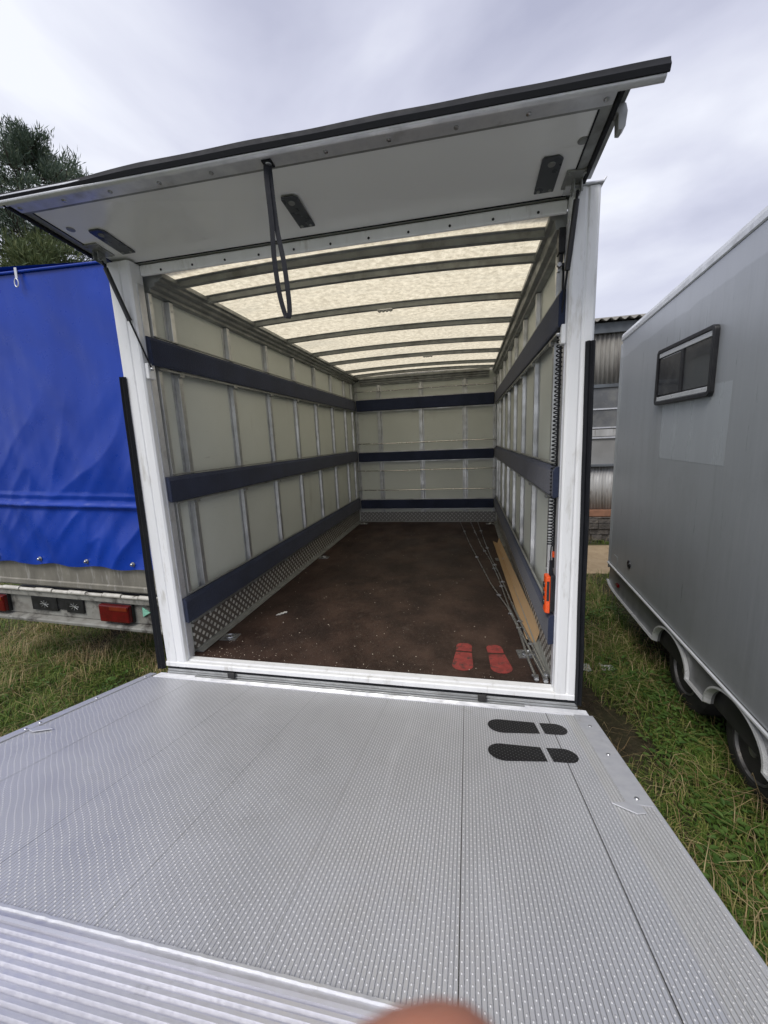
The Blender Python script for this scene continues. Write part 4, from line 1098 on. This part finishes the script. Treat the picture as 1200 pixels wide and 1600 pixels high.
pine('pine_tree', 'lower pale green pine just above the blue tarpaulin', -11.6, 8.6, 8.1, 2.7, M['needle_light'], 11, .38, .40, 60)

# ------------------------------------------------------------------ grass, straw, weeds, litter
random.seed(21)
def in_clear(x, y):
    if -1.1 < x < 1.08 and y > .3: return False
    if y > 4.22 and y < 6.0 and x > -3: return False
    return True
def bare(x, y):   # worn soil patches beside the truck
    return noise.noise(Vector((x*1.6+4, y*1.3, 1)))+(.47 if (x > 1.1 and x < 1.74+.15*math.sin(y*3) and -.9 < y < 2.9) else 0)+(.25 if (x > 1.2 and x < 1.5) else 0)
def blades(n, areas, lmin, lmax, wid, lean, name, mat, label, cat, bareness=.25, zoff=0):
    m = MB(); cnt = 0
    tot = sum(a[4] for a in areas)
    for (x0_, x1_, y0_, y1_, wt) in areas:
        for _ in range(int(n*wt/tot)):
            x, y = random.uniform(x0_, x1_), random.uniform(y0_, y1_)
            if not in_clear(x, y): continue
            c = noise.noise(Vector((x*2.6, y*2.6, 9)))
            if name == 'dry_grass' and x > 1.1 and random.random() < .55: continue
            if name == 'dry_grass' and noise.noise(Vector((x*2.1, y*2.1, 33))) < random.uniform(-.35, .35): continue
            if bare(x, y) > bareness+random.uniform(-.12, .25): continue
            L = random.uniform(lmin, lmax)*(1+.7*c); a = random.gauss(0, 1.1)+noise.noise(Vector((x*1.3, y*1.3, 20)))*7
            ln = lean*random.uniform(.5, 1.3); dx, dy = math.cos(a), math.sin(a)
            z = G+gh(x, y)-.004+zoff; wd = wid*random.uniform(.6, 1.3); px_, py_ = -dy*wd, dx*wd
            h1, h2 = L*.55, L
            k1, k2 = ln*.35, ln
            p1 = (x+dx*L*k1*.5, y+dy*L*k1*.5, z+h1*max(.06, 1-k1*.5)); p2 = (x+dx*L*k2, y+dy*L*k2, z+max(.012, h2*(1-k2*.62)))
            m.add([(x-px_, y-py_, z), (x+px_, y+py_, z), (p1[0]+px_*.8, p1[1]+py_*.8, p1[2]), (p1[0]-px_*.8, p1[1]-py_*.8, p1[2]), p2], [(0, 1, 2, 3), (3, 2, 4)])
    tag(m.build(name, mat, fix=False), label, cat, kind='stuff')
areas = [(-4.6, 3.2, -4.2, -1.9, 1.3), (-4.6, -1.3, -1.9, -1.2, .5), (-7.0, -1.2, 2.6, 5.0, 1.0), (-7.0, -4.6, -1.2, 2.6, 1.2), (-4.6, -1.2, -1.2, 2.6, 4.0), (1.05, 2.35, -1.9, 4.35, 3.0), (-1.3, 1.1, -.2, .4, .2), (1.2, 4.5, 5.85, 6.12, .25), (2.3, 3.6, -1.9, 4.3, .5)]
blades(125000, areas, .06, .16, .0030, .85, 'grass', M['grass'], 'short rough green grass growing beside the vehicles', 'grass', .22)
blades(36000, areas, .10, .28, .0019, 1.3, 'dry_grass', M['straw'], 'dry straw coloured grass lying flat among the green', 'dry grass', .55, .03)
# leafy weeds
m = MB()
def leaf(c, d, L, Wd):
    d = d.normalized(); sd_ = d.cross(Vector((0, 0, 1)))
    if sd_.length < .1: sd_ = Vector((1, 0, 0))
    sd_.normalize(); up = Vector((0, 0, 1))
    P = [c, c+d*L*.3+sd_*Wd*.8+up*L*.05, c+d*L*.65+sd_*Wd*.9, c+d*L-up*L*.12, c+d*L*.65-sd_*Wd*.9, c+d*L*.3-sd_*Wd*.8+up*L*.05]
    m.add(P, [(0, 1, 2, 3), (0, 3, 4, 5)])
for _ in range(800):
    if random.random() < .8: x, y = random.uniform(1.5, 2.35), random.uniform(-1.6, 2.9)
    else: x, y = random.uniform(-3.5, -1.35), random.uniform(-.5, 1.2)
    if noise.noise(Vector((x*2.2, y*1.8, 5))) < -.08: continue
    for k in range(random.randint(4, 9)):
        a = random.uniform(0, 6.283); r = random.uniform(.0, .05); hh = random.uniform(.02, .10)
        leaf(Vector((x+math.cos(a)*r, y+math.sin(a)*r, G+gh(x, y)+hh)), Vector((math.cos(a), math.sin(a), random.uniform(-.1, .6))), random.uniform(.022, .055), random.uniform(.007, .016))
tag(m.build('weeds', M['weed'], fix=False), 'low broad leaved weeds spreading between the truck and the grey trailer', 'weeds', kind='stuff')
m = MB()
for _ in range(1500):
    x, y = random.uniform(1.15, 1.85), random.uniform(-1.2, 3.0)
    s__ = random.uniform(.005, .022); z = G+gh(x, y)
    P = [(x+s__*random.uniform(.6, 1.1)*math.cos(t*1.2566), y+s__*random.uniform(.6, 1.1)*math.sin(t*1.2566), z+s__*random.uniform(.0, .3)) for t in range(5)]
    m.add(P+[(x, y, z+s__*random.uniform(.5, .9))], [(0, 1, 5), (1, 2, 5), (2, 3, 5), (3, 4, 5), (4, 0, 5)])
tag(m.build('soil_clods', M['ground'], fix=False), 'dark crumbled soil clods in the bare strip beside the truck', 'soil', kind='stuff')
# litter
random.seed(9)
def scrap(x, y, s, label):
    m = MB(); n = 6
    for j in range(n+1):
        for i in range(n+1):
            u, v = (i/n-.5)*s, (j/n-.5)*s*.7
            m.v.append((x+u+.006*noise.noise(Vector((v*60, x, 1))), y+v, G+gh(x, y)+.035+.030*noise.noise(Vector((u*28+x*9, v*28, y)))+.012*noise.noise(Vector((u*70, v*70, x)))))
    for j in range(n):
        for i in range(n): a = j*(n+1)+i; m.f.append((a, a+1, a+n+2, a+n+1))
    o = m.build('paper_scrap', M['paper'], fix=False); sm = o.modifiers.new('thick', 'SOLIDIFY'); sm.thickness = .0008
    tag(o, label, 'litter', 'torn white paper scraps beside the right door post')
scrap(1.63, 1.62, .16, 'torn white paper scrap nearest the foot of the right door post')
scrap(1.70, 1.95, .10, 'crumpled white scrap further back on the soil right of the post')
scrap(1.86, 1.66, .12, 'flat pale scrap on the soil nearest the grey trailer')

# ------------------------------------------------------------------ photographer's hand, fingertip just under the lens
CM = camo.matrix_world if False else Matrix.Translation(camo.location) @ camo.rotation_euler.to_matrix().to_4x4()
H = thing('person_hand', "bare fingertip of the photographer's hand poking in at the bottom edge", 'hand', CM @ Vector((.03, -.16, .03)), local=True)
HM = H.matrix_world if False else Matrix.Translation(H.location)
def skinned(name, chain, edges, radii, mat, parent, lv=2):
    me = bpy.data.meshes.new(name); me.from_pydata([tuple(HM.inverted() @ (CM @ Vector(c))) for c in chain], edges, [])
    me.materials.append(mat)
    o = bpy.data.objects.new(name, me); COL.objects.link(o); o.parent = parent
    sk_ = o.modifiers.new('skin', 'SKIN'); sk_.use_smooth_shade = True
    for i, r in enumerate(radii):
        v = me.skin_vertices[0].data[i]; v.radius = (r, r) if not isinstance(r, tuple) else r; v.use_root = (i == 0)
    ss = o.modifiers.new('sub', 'SUBSURF'); ss.levels = lv; ss.render_levels = lv
    return o
# camera space: x right, y up, -z forward. palm below and behind the lens
chain = [(.040, -.165, .045), (.036, -.130, .030), (.030, -.110, .018)]      # palm
rr = [(.034, .016), (.038, .014), (.034, .012)]
ed = [(0, 1), (1, 2)]
def finger(root, pts_, rs):
    p = root
    for c, r in zip(pts_, rs):
        chain.append(c); rr.append(r); ed.append((p, len(chain)-1)); p = len(chain)-1
finger(2, [(.016, -.096, .004), (.010, -.078, -.018), (.0035, -.0580, -.033), (.0008, -.0514, -.0425)], [.0100, .0100, .0110, .0120])       # index, its tip enters the picture
finger(2, [(.030, -.100, -.004), (.028, -.094, -.028), (.026, -.104, -.042), (.024, -.112, -.040)], [.0100, .0092, .0084, .0075])
finger(2, [(.046, -.104, -.004), (.046, -.104, -.026), (.044, -.114, -.036), (.041, -.120, -.030)], [.0096, .0088, .0080, .0070])
finger(1, [(.064, -.122, .008), (.066, -.120, -.012), (.062, -.126, -.024), (.058, -.132, -.018)], [.0088, .0078, .0070, .0062])
finger(0, [(.010, -.140, .030), (-.008, -.122, .018), (-.014, -.110, .004)], [.0125, .0105, .0088])
chain.append((.052, -.205, .075)); rr.append((.027, .021)); ed.append((0, len(chain)-1))
chain.append((.075, -.275, .130)); rr.append((.034, .030)); ed.append((len(chain)-2, len(chain)-1))
chain.append((.100, -.350, .190)); rr.append((.040, .037)); ed.append((len(chain)-2, len(chain)-1))
skinned('hand', chain, ed, rr, M['skin'], H)
P = [HM.inverted() @ (CM @ Vector(c)) for c in ((.072, -.262, .120), (.082, -.300, .148), (.105, -.365, .200), (.14, -.44, .26))]
MB().tube(P, .05, 18, rs=[.046, .050, .054, .058]).build('sleeve', M['sleeve'], H, smooth=True)
for o_ in bpy.data.objects:
    if 'local' in o_: del o_['local']
